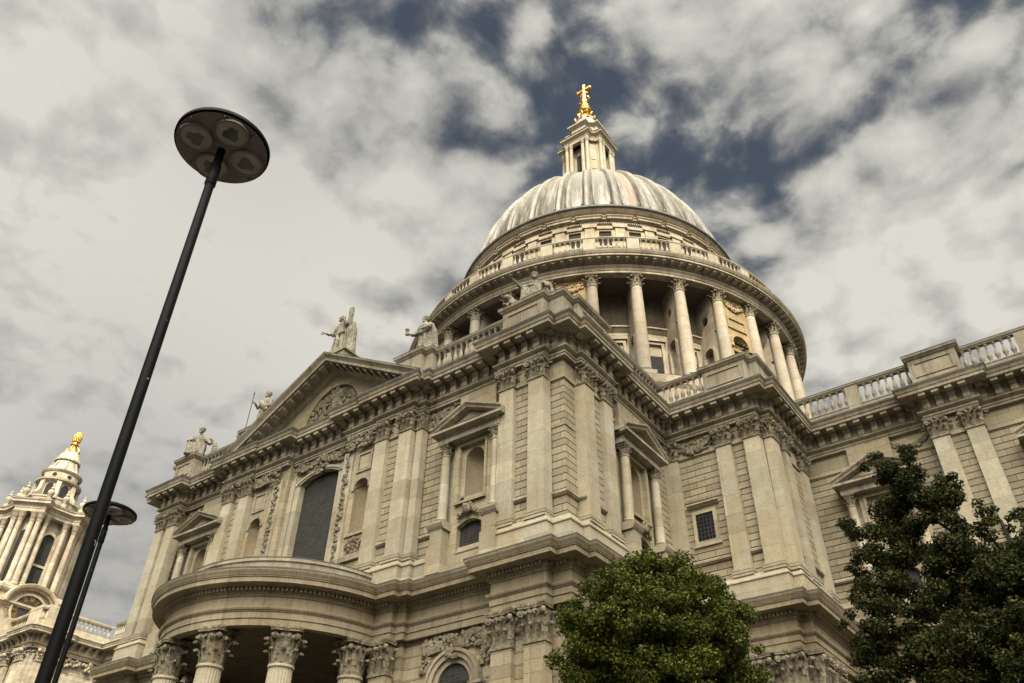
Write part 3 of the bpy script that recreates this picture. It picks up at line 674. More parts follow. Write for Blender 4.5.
# ---- arched windows of the lower storey
def low_window(fr, uc):
    hw, z0, zs = .98, 4.0, 12.1
    mb = MB(); mb.prism_uz(fr, arch_outline(uc, hw+.03, z0, zs, 16), -.05, .04); g = mb.build('window', 'glass', CATH)
    mb = MB(); mb.hole(fr, arch_outline(uc, hw+.28, z0, zs, 16), arch_outline(uc, hw, z0, zs, 16), -.05, .16)
    for q, (a, b, o1) in enumerate(((.62, .26, .30), (.66, .50, .38))): mb.hole(fr, arch_outline(uc, hw+a, zs-.05, zs, 16), arch_outline(uc, hw+b, zs-.05, zs, 16), 0, o1)
    for s in (-1, 1):
        c = uc+s*(hw+.46); mb.box(fr, c-.24, c+.24, 0, .26, z0, zs-.4)
        for k, e in enumerate((.28, .34, .4)): mb.box(fr, c-e+.02, c+e-.02, 0, e+.02, zs-.4+.12*k, zs-.28+.12*k)
    mb.build('window_frame', 'trim', g)
    mb = MB(); scrolls(mb, fr, uc-.3, uc+.3, zs+hw+.15, 14.3, .35, 30)
    for s in (-1, 1): scrolls(mb, fr, uc+min(s*.4, s*2.0), uc+max(s*.4, s*2.0), 13.75, 14.5, .08, 90); scrolls(mb, fr, uc+min(s*1.55, s*2.1), uc+max(s*1.55, s*2.1), 12.9, 13.8, .05, 30)
    mb.build('window_head_carving', 'carving', g, 60)
low_window(south(0, 29.8), -25.35); low_window(south(0, 29.8), -49.2); low_window(east(-18.95, 0), 37.2); low_window(south(0, 48.1), -8.3); low_window(south(0, 48.1), 1.85)

# ---- portico: fluted columns, curved ceiling, wall behind
pc_me = round_capital(.56, 1.65, 'portico_capital')
mbc = MB(); mbc.lathe(0, 0, [(.92, 0), (.92, .22)], 24); mbc.lathe(0, 0, [(.86, .22), (.9, .34), (.74, .44), (.76, .5), (.82, .58), (.70, .68)], 24)
mbc.lathe(0, 0, [(.68, .68), (.68, 3.5), (.655, 6), (.60, 9.5), (.57, 11.55)], 48, 0, True, .06); mbc.lathe(0, 0, [(.58, 11.55), (.63, 11.6), (.63, 11.68), (.56, 11.75)], 24); pcol_me = mbc.mesh('portico_column', 30)
for a in (-81.5, -49, -16.5, 16.5, 49, 81.5):
    x, y = PCX+6.1*math.sin(R(a)), PCY-6.1*math.cos(R(a))
    c = link('portico_column', pcol_me, 'pilaster', CATH, (x, y, 1.2)); link('capital', pc_me, 'carving', c, (x, y, 12.95), R(a))
mb = MB(); PA2 = [(PCX-6.2*math.cos(PI*i/48), PCY-6.2*math.sin(PI*i/48)) for i in range(49)]
mb.sweep(PA2, [(0, 17.15), (0, 17.95), (.08, 17.99), (.08, 18.16), (-.5, 18.2), (-.5, 17.3)]); mb.build('portico_parapet', 'trim', CATH, 14)
mb = MB(); mb.sweep(PA2, [(.083, 18.165), (.1, 18.165), (.1, 18.2), (-.52, 18.235)]); mb.build('portico_flashing', 'flashing', CATH, 40)
mb = MB()
ring = [(PCX-(PR-.44)*math.cos(PI*i/48), PCY-(PR-.44)*math.sin(PI*i/48)) for i in range(49)]
mb.add([(x, y, 14.72) for x, y in ring]+[(PCX+6.3, 33.0, 14.72), (PCX-6.3, 33.0, 14.72)], [tuple(range(51))])
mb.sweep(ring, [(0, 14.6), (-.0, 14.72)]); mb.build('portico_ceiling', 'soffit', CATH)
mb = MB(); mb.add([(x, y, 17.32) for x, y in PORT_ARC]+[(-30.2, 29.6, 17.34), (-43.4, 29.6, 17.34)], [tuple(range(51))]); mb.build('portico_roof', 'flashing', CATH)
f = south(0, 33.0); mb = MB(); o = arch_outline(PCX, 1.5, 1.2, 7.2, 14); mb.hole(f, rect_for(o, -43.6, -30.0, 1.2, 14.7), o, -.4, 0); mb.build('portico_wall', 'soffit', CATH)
mb = MB(); mb.prism_uz(f, arch_outline(PCX, 1.55, 1.2, 7.2, 14), -.5, -.3); mb.build('door', 'iron', CATH)
mb = MB(); 
for k in range(7):
    rr = 7.6+.4*(6-k); mb.lathe(PCX, PCY, [(rr, .17*k), (rr, .17*(k+1))], 64)
mb.build('portico_steps', 'wall', CATH)

# ---- great pediment
AX, AZ, EL, ER, EZ = -37.3, 35.42, -46.95, -27.85, 30.03
f = south(0, 29.45); mb = MB()
lun = [(-39.95+.0, 30.35)]+[(AX-2.55*math.cos(PI*i/16), 30.7+2.75*math.sin(PI*i/16)) for i in range(17)]+[(AX+2.55, 30.35)]
lun[0] = (AX-2.55, 30.35)
tri = [(-45.6, 30.2)]+[(-45.6+(AX+45.6)*i/8, 30.6+(34.75-30.6)*i/8) for i in range(8)]+[(AX, 34.75)]+[(AX+(-29.2-AX)*(i+1)/8, 34.75-(34.75-30.6)*(i+1)/8) for i in range(8)]+[(-29.2, 30.2)]
mb.hole(f, tri, lun, -.6, 0); mb.build('pediment_wall', 'wall', CATH)
mb = MB(); mb.prism_uz(f, [(AX-2.7, 30.2), (AX-2.7, 33.6), (AX+2.7, 33.6), (AX+2.7, 30.2)], -.7, -.30)
# relief: a bird rising with spread wings over flames
rf = MB()
rf.blob((AX+.1, -.2, 32.0), .42, .32, .75, 8, 6, f); rf.blob((AX+.05, -.12, 32.95), .2, .22, .24, 8, 5, f); rf.tube([f.pt(AX+.1, -.15, 32.4), f.pt(AX+.15, -.1, 32.75), f.pt(AX, -.08, 33.0)], [.2, .15, .12], 6)
for s in (-1, 1):
    for k in range(11):
        a = R(8+11*k); L = 1.75+.3*math.sin(k*.9)+.3*(k < 6)
        b0 = (AX+s*.35, 32.15); b1 = (AX+s*(.35+L*math.cos(a)*.95), 32.15+L*math.sin(a)*.62-.2)
        rf.tube([f.pt(b0[0], -.25, b0[1]), f.pt((b0[0]+b1[0])/2, -.12, (b0[1]+b1[1])/2+.12), f.pt(b1[0], -.22, b1[1])], [.12, .17, .07], 5)
for k in range(420):
    a = random.uniform(-1, 1); u = AX+a*2.45; z = 30.45+random.random()**(1.4 if k % 3 else .8)*2.75*math.sqrt(max(.02, 1-a*a)); r = random.uniform(.09, .2)
    rf.blob((u, -.26+random.uniform(0, .22), z), r, r*.8, r*1.3, 6, 4, f)
pw = mb.build('lunette', 'trim', CATH); rf.build('carved_relief', 'carving', pw, 60)
mb = MB()
prof = [(-.9, .12), (.2, .1), (1.58, 0), (1.58, -.09), (1.48, -.2), (1.40, -.3), (1.36, -.36), (1.36, -.56), (.5, -.6), (.42, -.7), (.28, -.76), (.2, -.9), (.0, -.98), (-.9, -.98)]
for e in (EL, ER):
    mb.loft([[f.pt(e, o_, EZ+dz+.02) for o_, dz in prof], [f.pt(AX, o_, AZ+dz) for o_, dz in prof]])
    n = 13
    for i in range(n):
        t0 = (i+.7)/(n+.4); u = e+(AX-e)*t0; z = EZ+(AZ-EZ)*t0; sl_ = (AZ-EZ)/(AX-e); w = .16
        mb.loft([[f.pt(u+q*w, o_, z+q*w*sl_+dz) for o_, dz in ((.55, -.60), (1.2, -.575), (1.2, -.72), (.95, -.77), (.55, -.8))] for q in (-1, 1)])
mb.build('raking_cornice', 'trim', CATH)
mb = MB()
for e in (EL, ER): mb.loft([[f.pt(e, o_, EZ+dz+.03) for o_, dz in ((1.6, .0), (1.6, .03), (.2, .14), (-.9, .16), (-.9, .1))], [f.pt(AX, o_, AZ+dz+.01) for o_, dz in ((1.6, .0), (1.6, .03), (.2, .14), (-.9, .16), (-.9, .1))]])
mb.build('raking_flashing', 'flashing', CATH)
mb = MB(); mb.box(f, AX-1.05, AX+1.05, -1.0, .75, 35.2, 35.75); mb.prism_uz(f, [(AX-1.2, 35.75), (AX+1.2, 35.75), (AX+1.2, 35.85), (AX, 36.25), (AX-1.2, 35.85)], -1.0, .85); mb.build('apex_pedestal', 'trim', CATH)

# ---- parapet: plinth, balusters, rail and pedestals
PEDC = [(0.0, 30.2), (.0, 30.9), (-.04, 30.94), (-.04, 32.33), (.06, 32.4), (.06, 32.44), (.14, 32.5), (.18, 32.56), (.18, 32.68)]
PEDF = [(.182, 32.67), (.2, 32.67), (.2, 32.725), (-.6, 32.79)]
def pedestal(path, panels=()):
    mb = MB(); mb.sweep(path, PEDC); q = mb.build('pedestal', 'trim', CATH)
    mb = MB(); mb.sweep(path, PEDF); mb.build('pedestal_flashing', 'flashing', q)
    if panels:
        mb = MB()
        for fr, u0, u1 in panels: mb.hole(fr, [(u0, 31.05), (u0, 32.15), (u1, 32.15), (u1, 31.05)], [(u0+.14, 31.2), (u0+.14, 32.0), (u1-.14, 32.0), (u1-.14, 31.2)], -.06, .015)
        mb.build('pedestal_panel', 'trim', q)
bal = MB(); bal.lathe(0, 0, [(.12, 0), (.12, .07), (.065, .09), (.09, .17), (.135, .28), (.13, .38), (.075, .55), (.045, .70), (.075, .76), (.05, .82), (.12, .9), (.12, .97)], 8); BV, BF = bal.v, bal.f
def balusters(mb, x, y, z, s=1.0): mb.add([(x+a*s*.78, y+b*s*.78, z+c*s) for a, b, c in BV], BF)
def balustrade(path, rail_only=False):
    mb = MB(); mb.sweep(path, [(-.06, 30.2), (-.06, 30.92), (-.02, 30.95), (-.02, 31.02), (-.42, 31.04), (-.42, 30.2)])
    mb.sweep(path, [(-.40, 32.38), (-.06, 32.38), (-.06, 32.42), (-.02, 32.46), (.02, 32.52), (.02, 32.62), (-.46, 32.66), (-.46, 32.52), (-.40, 32.38)])
    for fr, L in segs(path):
        n = int(L/.42)
        for i in range(n):
            x, y, _ = fr.pt(L*(i+.5)/n, -.22, 0); balusters(mb, x, y, 31.02, 1.41)
    mb.build('balustrade', 'baluster', CATH)
    mb = MB(); mb.sweep(path, [(.022, 32.605), (.036, 32.605), (.036, 32.65), (-.2, 32.69), (-.5, 32.67)]); mb.build('rail_flashing', 'flashing', CATH)
sc_ = south(0, 28.89)
pedestal([(-22.6, 30.2), (-22.6, 28.89), (-19.65, 28.89), (-19.65, 29.4), (-18.64, 29.4), (-18.64, 30.44), (-18.29, 30.44), (-18.29, 33.7), (-19.4, 33.7)], [(sc_, -22.3, -19.9), (east(-18.29, 0), 30.8, 33.4)])
pedestal([(-55.0, 34), (-55.0, 29.4), (-54.15, 29.4), (-54.15, 28.89), (-51.85, 28.89), (-51.85, 30.2)], [(sc_, -53.9, -52.1)])
pedestal([(-31.0, 30.4), (-31.0, 28.89), (-28.9, 28.89), (-28.9, 29.24), (-28.3, 29.24), (-28.3, 30.4)]); pedestal([(-47.05, 30.4), (-47.05, 29.24), (-46.5, 29.24), (-46.5, 28.89), (-44.4, 28.89), (-44.4, 30.4)])
sb = south(0, 40.94)
pedestal([(-15.65, 42.2), (-15.65, 40.94), (-12.74, 40.94), (-12.74, 41.59), (-12.19, 41.59), (-12.19, 44.6), (-13.4, 44.6)], [(sb, -15.4, -13.0)])
pedestal([(-4.66, 48.6), (-4.66, 47.11), (-1.79, 47.11), (-1.79, 48.6)], [(south(0, 47.11), -4.4, -2.05)]); pedestal([(5.64, 48.6), (5.64, 47.11), (8.56, 47.11), (8.56, 48.6)])
balustrade([(-28.3, 29.5), (-22.6, 29.5)]); balustrade([(-51.85, 29.5), (-47.05, 29.5)])
balustrade([(-18.65, 33.7), (-18.65, 40.94), (-15.65, 40.94)]); balustrade([(-12.15, 44.6), (-12.15, 47.8), (-4.66, 47.8)])
balustrade([(-1.79, 47.8), (5.64, 47.8)]); balustrade([(8.56, 47.8), (26, 47.8)])
for x in (-8.375, 1.7): mb = MB(); mb.box(south(0, 47.8), x-.38, x+.42, -.44, -.03, 30.2, 32.4); mb.build('balustrade_pier', 'baluster', CATH)
# roofs behind the parapets
mb = MB(); mb.add([(-54.0, 30.4, 30.33), (-19.6, 30.4, 30.33), (-19.6, 42, 30.33), (-13, 42, 30.33), (-13, 48.8, 30.33), (26, 48.8, 30.33), (26, 83, 30.33), (-90, 83, 30.33), (-90, 48.8, 30.33), (-54, 48.8, 30.33)], [tuple(range(10))])
mb.prism_uz(south(0, 30.2), [(-46, 30.3), (-28.6, 30.3), (AX, 34.6)], -16, 0); mb.build('roof', 'flashing', CATH)
# nave wall to the west (stands behind the south transept)
mb = MB(); NP = [(-92, 47.8), (-55, 47.8)]
mb.sweep(NP, [(-.3, 0)]+courses(1.2, 28.05, .55, -.3)[0:]); mb.sweep(NP, UE); mb.build('nave_wall', 'wall', CATH); balustrade(NP)

# ------------------------------------------------------------------ drum
mb = MB(); mb.lathe(XC, YC, [(21.2, 30.3), (21.2, 39.2), (21.28, 39.3), (21.42, 39.55), (21.42, 39.75), (21.2, 39.8), (21.2, 40.5)], 128, 0, False); mb.build('drum_podium', 'drum', CATH, 15)
mb = MB(); mb.lathe(XC, YC, [(21.22, 40.5), (17.0, 40.52)], 128, 0, False); mb.build('drum_floor', 'flashing', CATH)
mb = MB(); mb.lathe(XC, YC, [(17.5, 40.4), (17.5, 47.6), (17.62, 47.7), (17.75, 47.95), (17.9, 48.0), (17.9, 48.15), (17.5, 48.2)], 128, 0, False)
drum = mb.build('drum_wall', 'drum', CATH, 30)
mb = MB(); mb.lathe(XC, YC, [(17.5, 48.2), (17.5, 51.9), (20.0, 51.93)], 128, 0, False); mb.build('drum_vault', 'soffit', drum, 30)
mb = MB(); ring = [(XC+20.8*math.sin(2*PI*i/128), YC-20.8*math.cos(2*PI*i/128)) for i in range(128)]
# closed path must run with the outside on its right
ring = [(XC+20.8*math.sin(2*PI*i/192), YC-20.8*math.cos(2*PI*i/192)) for i in range(192)]
DE = [(-.8, 51.97), (-.75, 51.95), (0, 51.95), (0, 52.2), (.05, 52.21), (.05, 52.5), (.12, 52.56), (.2, 52.66), (.2, 52.72), (.03, 52.76), (.03, 53.08), (.12, 53.16), (.16, 53.26), (.95, 53.3), (.95, 53.48), (1.02, 53.53), (1.15, 53.78), (1.15, 53.86)]
mb.sweep(ring, DE, True)
for i in range(32*5):
    fr = radial(XC, YC, 2*PI*(i+.5)/160, 20.8); mb.box(fr, -.15, .15, .16, .8, 53.1, 53.295)
ent = mb.build('drum_entablature', 'trim', CATH, 12)
mb = MB(); mb.sweep(ring, [(1.15, 53.865), (1.165, 53.865), (1.165, 53.9), (1.1, 53.92), (.1, 54.1)], True); mb.build('drum_flashing', 'flashing', CATH, 30)
mb = MB(); mb.sweep(ring, [(.02, 54.0), (.02, 54.72), (.06, 54.75), (.06, 54.82), (-.4, 54.85), (-.42, 54.3), (-5.2, 54.3)], True)
mb.sweep(ring, [(-.34, 56.3), (.02, 56.3), (.04, 56.36), (.08, 56.4), (.08, 56.5), (-.4, 56.54), (-.4, 56.3)], True)
for k in range(32):
    a = R(5.625+11.25*k); fr = radial(XC, YC, a, 20.8); mb.box(fr, -.58, .58, -.36, .05, 54.84, 56.31)
    for i in range(6):
        a2 = a+R(11.25)*(i+1.55)/8.1; balusters(mb, XC+20.66*math.sin(a2), YC-20.66*math.cos(a2), 54.83, 1.53)
mb.build('drum_balustrade', 'baluster', CATH)
dc_me = round_capital(.47, 1.35, 'drum_capital')
mbc = MB(); f0 = south(0, 0); mbc.box(f0, -.84, .84, -.84, .84, 0, .42); mbc.lathe(0, 0, [(.78, .42), (.81, .54), (.66, .62), (.68, .68), (.72, .76), (.60, .86), (.58, .95), (.58, 3.8), (.545, 6.5), (.49, 9.5), (.47, 10.0), (.53, 10.04), (.53, 10.1)], 20); dcol_me = mbc.mesh('drum_column', 40)
for k in range(32):
    az = 5.625+11.25*k
    if 150 < az < 290: continue                       # the far side of the drum is never seen
    a = R(az); x, y = XC+20.3*math.sin(a), YC-20.3*math.cos(a)
    c = link('drum_column', dcol_me, 'drumcol', CATH, (x, y, 40.5), a); link('capital', dc_me, 'carving', c, (x, y, 50.6), a)
rwall = MB(); openb = MB()
for k in range(32):
    az = R(5.625+11.25*k); s, c_ = math.sin(az), math.cos(az)
    fr = Fr(XC+17.5*s, YC-17.5*c_, (s, -c_), (c_, s))     # u runs outwards, o across
    o = arch_outline(1.05, .62, 40.5, 45.6, 10); rwall.hole(fr, rect_for(o, -.05, 2.35, 40.5, 47.6), o, -.36, .36)
    oc = [(1.05+.5*math.cos(2*PI*i/16+PI/4), 49.4+.5*math.sin(2*PI*i/16+PI/4)) for i in range(16)]
    sq = []
    for i in range(16):
        t0 = 2*PI*i/16+PI/4; m = max(abs(math.cos(t0)), abs(math.sin(t0))); sq.append((1.15+1.2*math.cos(t0)/m, 49.75+2.15*math.sin(t0)/m))
    rwall.hole(fr, sq, oc, -.36, .36)
    rwall.box(fr, -.05, 2.38, -.44, .44, 45.1, 45.3) if False else None
    for sg in (-1, 1):
        f2 = Fr(XC+17.5*s+sg*.36*c_, YC-17.5*c_+sg*.36*s, (s*sg, -c_*sg), (c_*sg, s*sg))
        rwall.hole(f2, arch_outline(1.05*sg, .84, 45.55, 45.6, 10), arch_outline(1.05*sg, .62, 45.55, 45.6, 10), 0, .08)
        for q in (.22, 1.88): rwall.box(f2, min(sg*q-.2, sg*q+.2), max(sg*q-.2, sg*q+.2), 0, .12, 41.02, 45.55)
rwall.build('buttress_wall', 'drum', drum)
for k in range(32):
    az = R(11.25*k)
    if 150 < 11.25*k < 290: continue
    deg = (11.25*k) % 45
    fr = radial(XC, YC, az, 17.5)
    if abs(deg-22.5) < 1:                                # every fourth opening is walled up, with a shell niche
        f2 = radial(XC, YC, az, 20.0); mb = MB(); o = arch_outline(0, .92, 42.2, 46.5, 12); mb.hole(f2, rect_for(o, -1.62, 1.62, 40.5, 51.97), o, -2.4, .15)
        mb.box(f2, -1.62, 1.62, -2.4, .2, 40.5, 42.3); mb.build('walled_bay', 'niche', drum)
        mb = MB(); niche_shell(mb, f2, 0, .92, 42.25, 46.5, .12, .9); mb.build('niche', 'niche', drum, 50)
        mb = MB(); mb.hole(f2, arch_outline(0, 1.2, 46.45, 46.5, 12), arch_outline(0, .92, 46.45, 46.5, 12), .1, .3); mb.hole(f2, [(-1.15, 48.2), (-1.15, 49.5), (1.15, 49.5), (1.15, 48.2)], [(-.95, 48.4), (-.95, 49.3), (.95, 49.3), (.95, 48.4)], .1, .26)
        mb.box(f2, -1.3, -.9, .1, .34, 46.0, 46.4); mb.box(f2, .9, 1.3, .1, .34, 46.0, 46.4); mb.box(f2, -.9, .9, -.4, -.2, 46.0, 46.35)
        for i in range(9):
            a = PI*(i+.5)/9; mb.tube([f2.pt(0, -.45, 46.5), f2.pt(.55*math.cos(a), -.3, 46.5+.55*math.sin(a)), f2.pt(.85*math.cos(a), .1, 46.5+.85*math.sin(a))], [.03, .08, .09], 5)
        mb.build('niche_moulding', 'niche', drum)
        mb = MB(); festoon(mb, f2, -1.1, 1.1, 51.1, .5, .15, .17); scrolls(mb, f2, -1.4, 1.4, 50.6, 51.6, .15, 50); mb.build('festoon', 'niche', drum, 60)
    else:
        mb = MB(); mb.hole(fr, [(-.95, 41.6), (-.95, 46.6), (.95, 46.6), (.95, 41.6)], [(-.68, 41.7), (-.68, 46.3), (.68, 46.3), (.68, 41.7)], -.02, .22); mb.box(fr, -1.1, 1.1, 0, .34, 46.6, 46.85); w_ = mb.build('drum_window_frame', 'drum', drum)
        mb = MB(); mb.prism_uz(fr, [(-.7, 41.65), (-.7, 45.1), (.7, 45.1), (.7, 41.65)], -.3, .03); mb.build('drum_window_glass', 'dark', drum)

# ------------------------------------------------------------------ attic, lead dome
mb = MB(); mb.lathe(XC, YC, [(15.7, 54.9), (15.7, 63.3)], 128, 0, False); attic = mb.build('attic_wall', 'drum', CATH, 30)
mb = MB()
for k in range(32):
    a = R(5.625+11.25*k); fr = radial(XC, YC, a, 15.7)
    mb.box(fr, -.5, .5, -.1, .32, 55, 63.0); mb.box(fr, -.75, -.5, -.1, .16, 55, 63.0); mb.box(fr, .5, .75, -.1, .16, 55, 63.0); mb.box(fr, -.78, .78, -.1, .42, 62.75, 63.25)
    fr = radial(XC, YC, R(11.25*k), 15.7)
    if not 150 < 11.25*k < 290:
        wn = MB(); wn.box(fr, -.66, .66, -.05, .06, 60.2, 62.35); wn.build('attic_window', 'dark', attic)
    mb.hole(fr, [(-.82, 60.0), (-.82, 62.55), (.82, 62.55), (.82, 60.0)], [(-.64, 60.2), (-.64, 62.33), (.64, 62.33), (.64, 60.2)], -.05, .2); mb.box(fr, -.8, .8, -.1, .34, 62.56, 62.95)
mb.build('attic_pilasters', 'drum', attic)
mb = MB(); path = []
for k in range(32):
    for da, e in ((-3.0, 0), (-3.0, .16), (-1, .16), (1, .16), (3.0, .16), (3.0, 0), (5.0, 0), (6.2, 0)):
        a = R(5.625+11.25*k+da); r = 15.75+e; path.append((XC+r*math.sin(a), YC-r*math.cos(a)))
mb.sweep(path, [(0, 63.2), (.06, 63.25), (.06, 63.55), (.14, 63.62), (.2, 63.75), (.44, 63.8), (.44, 63.98), (.56, 64.15), (.56, 64.22), (-.1, 64.35), (-.4, 64.4)], True)
for i in range(32*14):
    fr = radial(XC, YC, 2*PI*i/448, 15.95); mb.box(fr, -.06, .06, -.1, .12, 63.28, 63.48)
mb.build('attic_cornice', 'trim', attic)
mb = MB(); mb.lathe(XC, YC, [(15.7, 64.3), (15.9, 64.4), (15.9, 64.75), (16.2, 64.85), (16.4, 65.1), (16.45, 65.32)], 128, 0, False); mb.build('dome_base_ring', 'trim', CATH, 30)
mb = MB(); mb.lathe(XC, YC, [(16.3, 65.3), (16.62, 65.32), (16.66, 65.36), (16.66, 65.58), (16.5, 65.64), (15.8, 65.68)], 128, 0, False); mb.build('gutter', 'flashing', CATH, 30)
def dome_r(z): return 16.0*math.sqrt(max(0, 1-((z-62)/21.6)**2))
zs = [65.5+(83.2-65.5)*math.sin(PI/2*i/40) for i in range(41)]
mb = MB(); rings = []
for z in zs:
    ring = []
    for i in range(256):
        ph = (i % 8)/8; puff = .20*math.sin(PI*ph)**.6; a = R(5.625)+2*PI*i/256; r = dome_r(z)*(1+0)-.22+puff*min(1, dome_r(z)/8)
        ring.append((r*math.sin(a), -r*math.cos(a), z-62))
    rings.append(ring)
mb.loft(rings, True, False); dome = link('dome', mb.mesh('dome', 40), 'lead', CATH, (XC, YC, 62))
rb = MB(); rings = []
for z in zs:
    r = dome_r(z); hw = .14+.42*min(1, r/15.); s2 = .30
    rings.append([(-hw, -(r-.3), z-62), (-hw, -(r+.08), z-62), (-hw*.62, -(r+.34), z-62), (-hw*.2, -(r+.16), z-62), (hw*.2, -(r+.16), z-62), (hw*.62, -(r+.34), z-62), (hw, -(r+.08), z-62), (hw, -(r-.3), z-62)])
rb.loft(rings, False, False); rib_me = rb.mesh('dome_rib', 60)
pn = MB()                                           # rolled border that rounds off the foot of each lead panel
for (q0, q1) in ((0, 1),):
    pts = []
    for i in range(13):
        a = PI+PI*i/12; ca, sa = math.cos(a), math.sin(a); x = .92*math.copysign(abs(ca)**.45, ca); z = 67.5-1.0*abs(sa)**.5; pts.append((x, -(dome_r(z)+.02), z-62))
    pn.tube(pts, .07, 6)
foot_me = pn.mesh('panel_foot', 60)
for k in range(32):
    az = 5.625+11.25*k
    if 150 < az < 290: continue
    link('dome_rib', rib_me, 'lead', dome, (XC, YC, 62), R(az))
    link('panel_foot', foot_me, 'lead', dome, (XC, YC, 62), R(az+5.625))

# ------------------------------------------------------------------ lantern, ball and cross
mb = MB(); mb.lathe(XC, YC, [(4.6, 82.6), (4.6, 84.0), (4.3, 84.2), (4.3, 85.2), (3.9, 85.3), (0.1, 85.35)], 32, 0, False)
core = [(-2.0, -1.2), (-1.2, -2.0), (1.2, -2.0), (2.0, -1.2), (2.0, 1.2), (1.2, 2.0), (-1.2, 2.0), (-2.0, 1.2)]
mb.loft([[(XC+x, YC+y, z) for x, y in core] for z in (85.2, 93.6)])
for q in range(4):
    fr = radial(XC, YC, q*PI/2)
    for s in (-1, 1): mb.box(fr, s*1.3-.32, s*1.3+.32, 1.9, 2.72, 85.2, 93.6)
    f2 = radial(XC, YC, q*PI/2+PI/4)
    mb.box(f2, -.8, .8, 1.5, 2.72, 85.2, 93.6)
    for z in (86.2, 88.0, 89.9): mb.box(f2, -.3, .3, 2.7, 2.78, z, z+.35)
lan = mb.build('lantern', 'lantern', CATH)
for q in range(4):
    mb = MB(); fr = radial(XC, YC, q*PI/2); mb.box(fr, -.62, .62, 1.98, 2.06, 85.3, 92.0); mb.hole(fr, arch_outline(0, 1.0, 85.3, 90.4, 10), arch_outline(0, .76, 85.3, 90.4, 10), 2.0, 2.25) if False else None
    mb.build('lantern_opening', 'dark', lan)
mbc = MB(); mbc.lathe(0, 0, [(.36, 0), (.36, .2), (.28, .3), (.28, 3.5), (.235, 7.6), (.3, 7.65), (.3, 7.75), (.25, 7.8), (.38, 8.2), (.4, 8.3)], 12); lcol_me = mbc.mesh('lantern_column', 40)
for q in range(4):
    for u in (-1.62, -.95, .95, 1.62):
        fr = radial(XC, YC, q*PI/2); x, y, _ = fr.pt(u, 3.0, 0); link('lantern_column', lcol_me, 'lantern', lan, (x, y, 85.3))
def cross_path(h, w, ch):
    """plan of four projecting faces (half width w at distance h) joined by chamfers"""
    p = []
    for q in range(4):
        fr = radial(XC, YC, q*PI/2)
        for u, o in ((-w, ch), (-w, h), (w, h), (w, ch)): p.append(fr.pt(u, o, 0)[:2])
    return p
mb = MB(); cp = cross_path(3.2, 1.9, 2.45)
mb.sweep(cp, [(-.6, 93.58), (0, 93.58), (0, 94.05), (.05, 94.1), (.05, 94.45), (.12, 94.5), (.3, 94.7), (.42, 94.75), (.42, 94.95), (.5, 95.1), (-.2, 95.25), (-1.4, 95.3)], True); mb.build('lantern_entablature', 'lantern', lan)
mb = MB(); mb.sweep(cp, [(.5, 95.1), (.52, 95.1), (.52, 95.17), (-.2, 95.32)], True); mb.build('lantern_flashing', 'flashing', lan)
mb = MB(); c2 = cross_path(2.35, 1.15, 1.9)
mb.sweep(c2, [(0, 95.2), (0, 97.9), (.06, 97.95), (.3, 98.2), (.42, 98.3), (.42, 98.55), (-.3, 98.7), (-2.2, 98.9)], True)
for q in range(4):
    fr = radial(XC, YC, q*PI/2); mb.lathe(0, 0, [(0, 0), (0, 0)], 3) if False else None
    mb.hole(fr, [(.62*math.cos(2*PI*i/16), 96.6+.62*math.sin(2*PI*i/16)) for i in range(16)], [(.42*math.cos(2*PI*i/16), 96.6+.42*math.sin(2*PI*i/16)) for i in range(16)], 2.2, 2.4)
    for s in (-1, 1):
        x, y, _ = fr.pt(s*1.9, 2.75, 0); mb.lathe(x, y, [(.18, 95.2), (.12, 95.35), (.26, 95.65), (.22, 95.95), (.06, 96.2), (.1, 96.35), (.02, 96.5)], 8)
mb.build('lantern_attic', 'lantern', lan)
mb = MB(); mb.lathe(XC, YC, [(2.35, 98.6), (2.4, 98.9), (2.15, 99.5), (1.75, 100.4), (1.35, 101.3), (1.25, 101.9), (1.0, 102.1)], 24); mb.build('lantern_cupola', 'lead', lan, 40)
mb = MB(); mb.lathe(XC, YC, [(1.2, 101.8), (1.25, 102.0), (.95, 102.2), (.7, 102.5), (.6, 102.8), (.7, 103.0), (.95, 103.25), (.8, 103.5), (.5, 103.7)], 16)
for q in range(8):
    a = q*PI/4; c = (math.sin(a), -math.cos(a)); pts = [(XC+c[0]*r, YC+c[1]*r, z) for r, z in ((1.5, 102.0), (1.55, 101.2), (1.1, 101.7), (.8, 102.4), (1.05, 103.0), (1.15, 103.3))]
    mb.tube(pts, [.2, .22, .14, .12, .16, .12], 6)
fin = mb.build('gilded_finial', 'gold', CATH, 60)
mb = MB(); mb.lathe(XC, YC, [(.95*math.sin(PI*i/16)+.001, 104.55-.95*math.cos(PI*i/16)) for i in range(17)], 24); mb.lathe(XC, YC, [(.98, 104.5), (1.03, 104.55), (.98, 104.62)], 24); mb.build('ball', 'gold', fin, 50)
mb = MB(); fr = radial(XC, YC, 0)
mb.lathe(XC, YC, [(.5, 105.4), (.65, 105.7), (.4, 106.1), (.5, 106.5), (.3, 107.0)], 12)
mb.tube([(XC, YC, 106.2), (XC, YC, 107.2), (XC, YC, 108.5), (XC, YC, 110.6)], [.55, .42, .34, .26], 8); mb.tube([(XC-.95, YC, 109.5), (XC, YC, 109.4), (XC+.95, YC, 109.5)], [.25, .32, .25], 8)
for x, z in ((-1.0, 109.5), (1.0, 109.5), (0, 110.65)): mb.blob((XC+x, YC, z), .36, .3, .36, 8, 6)
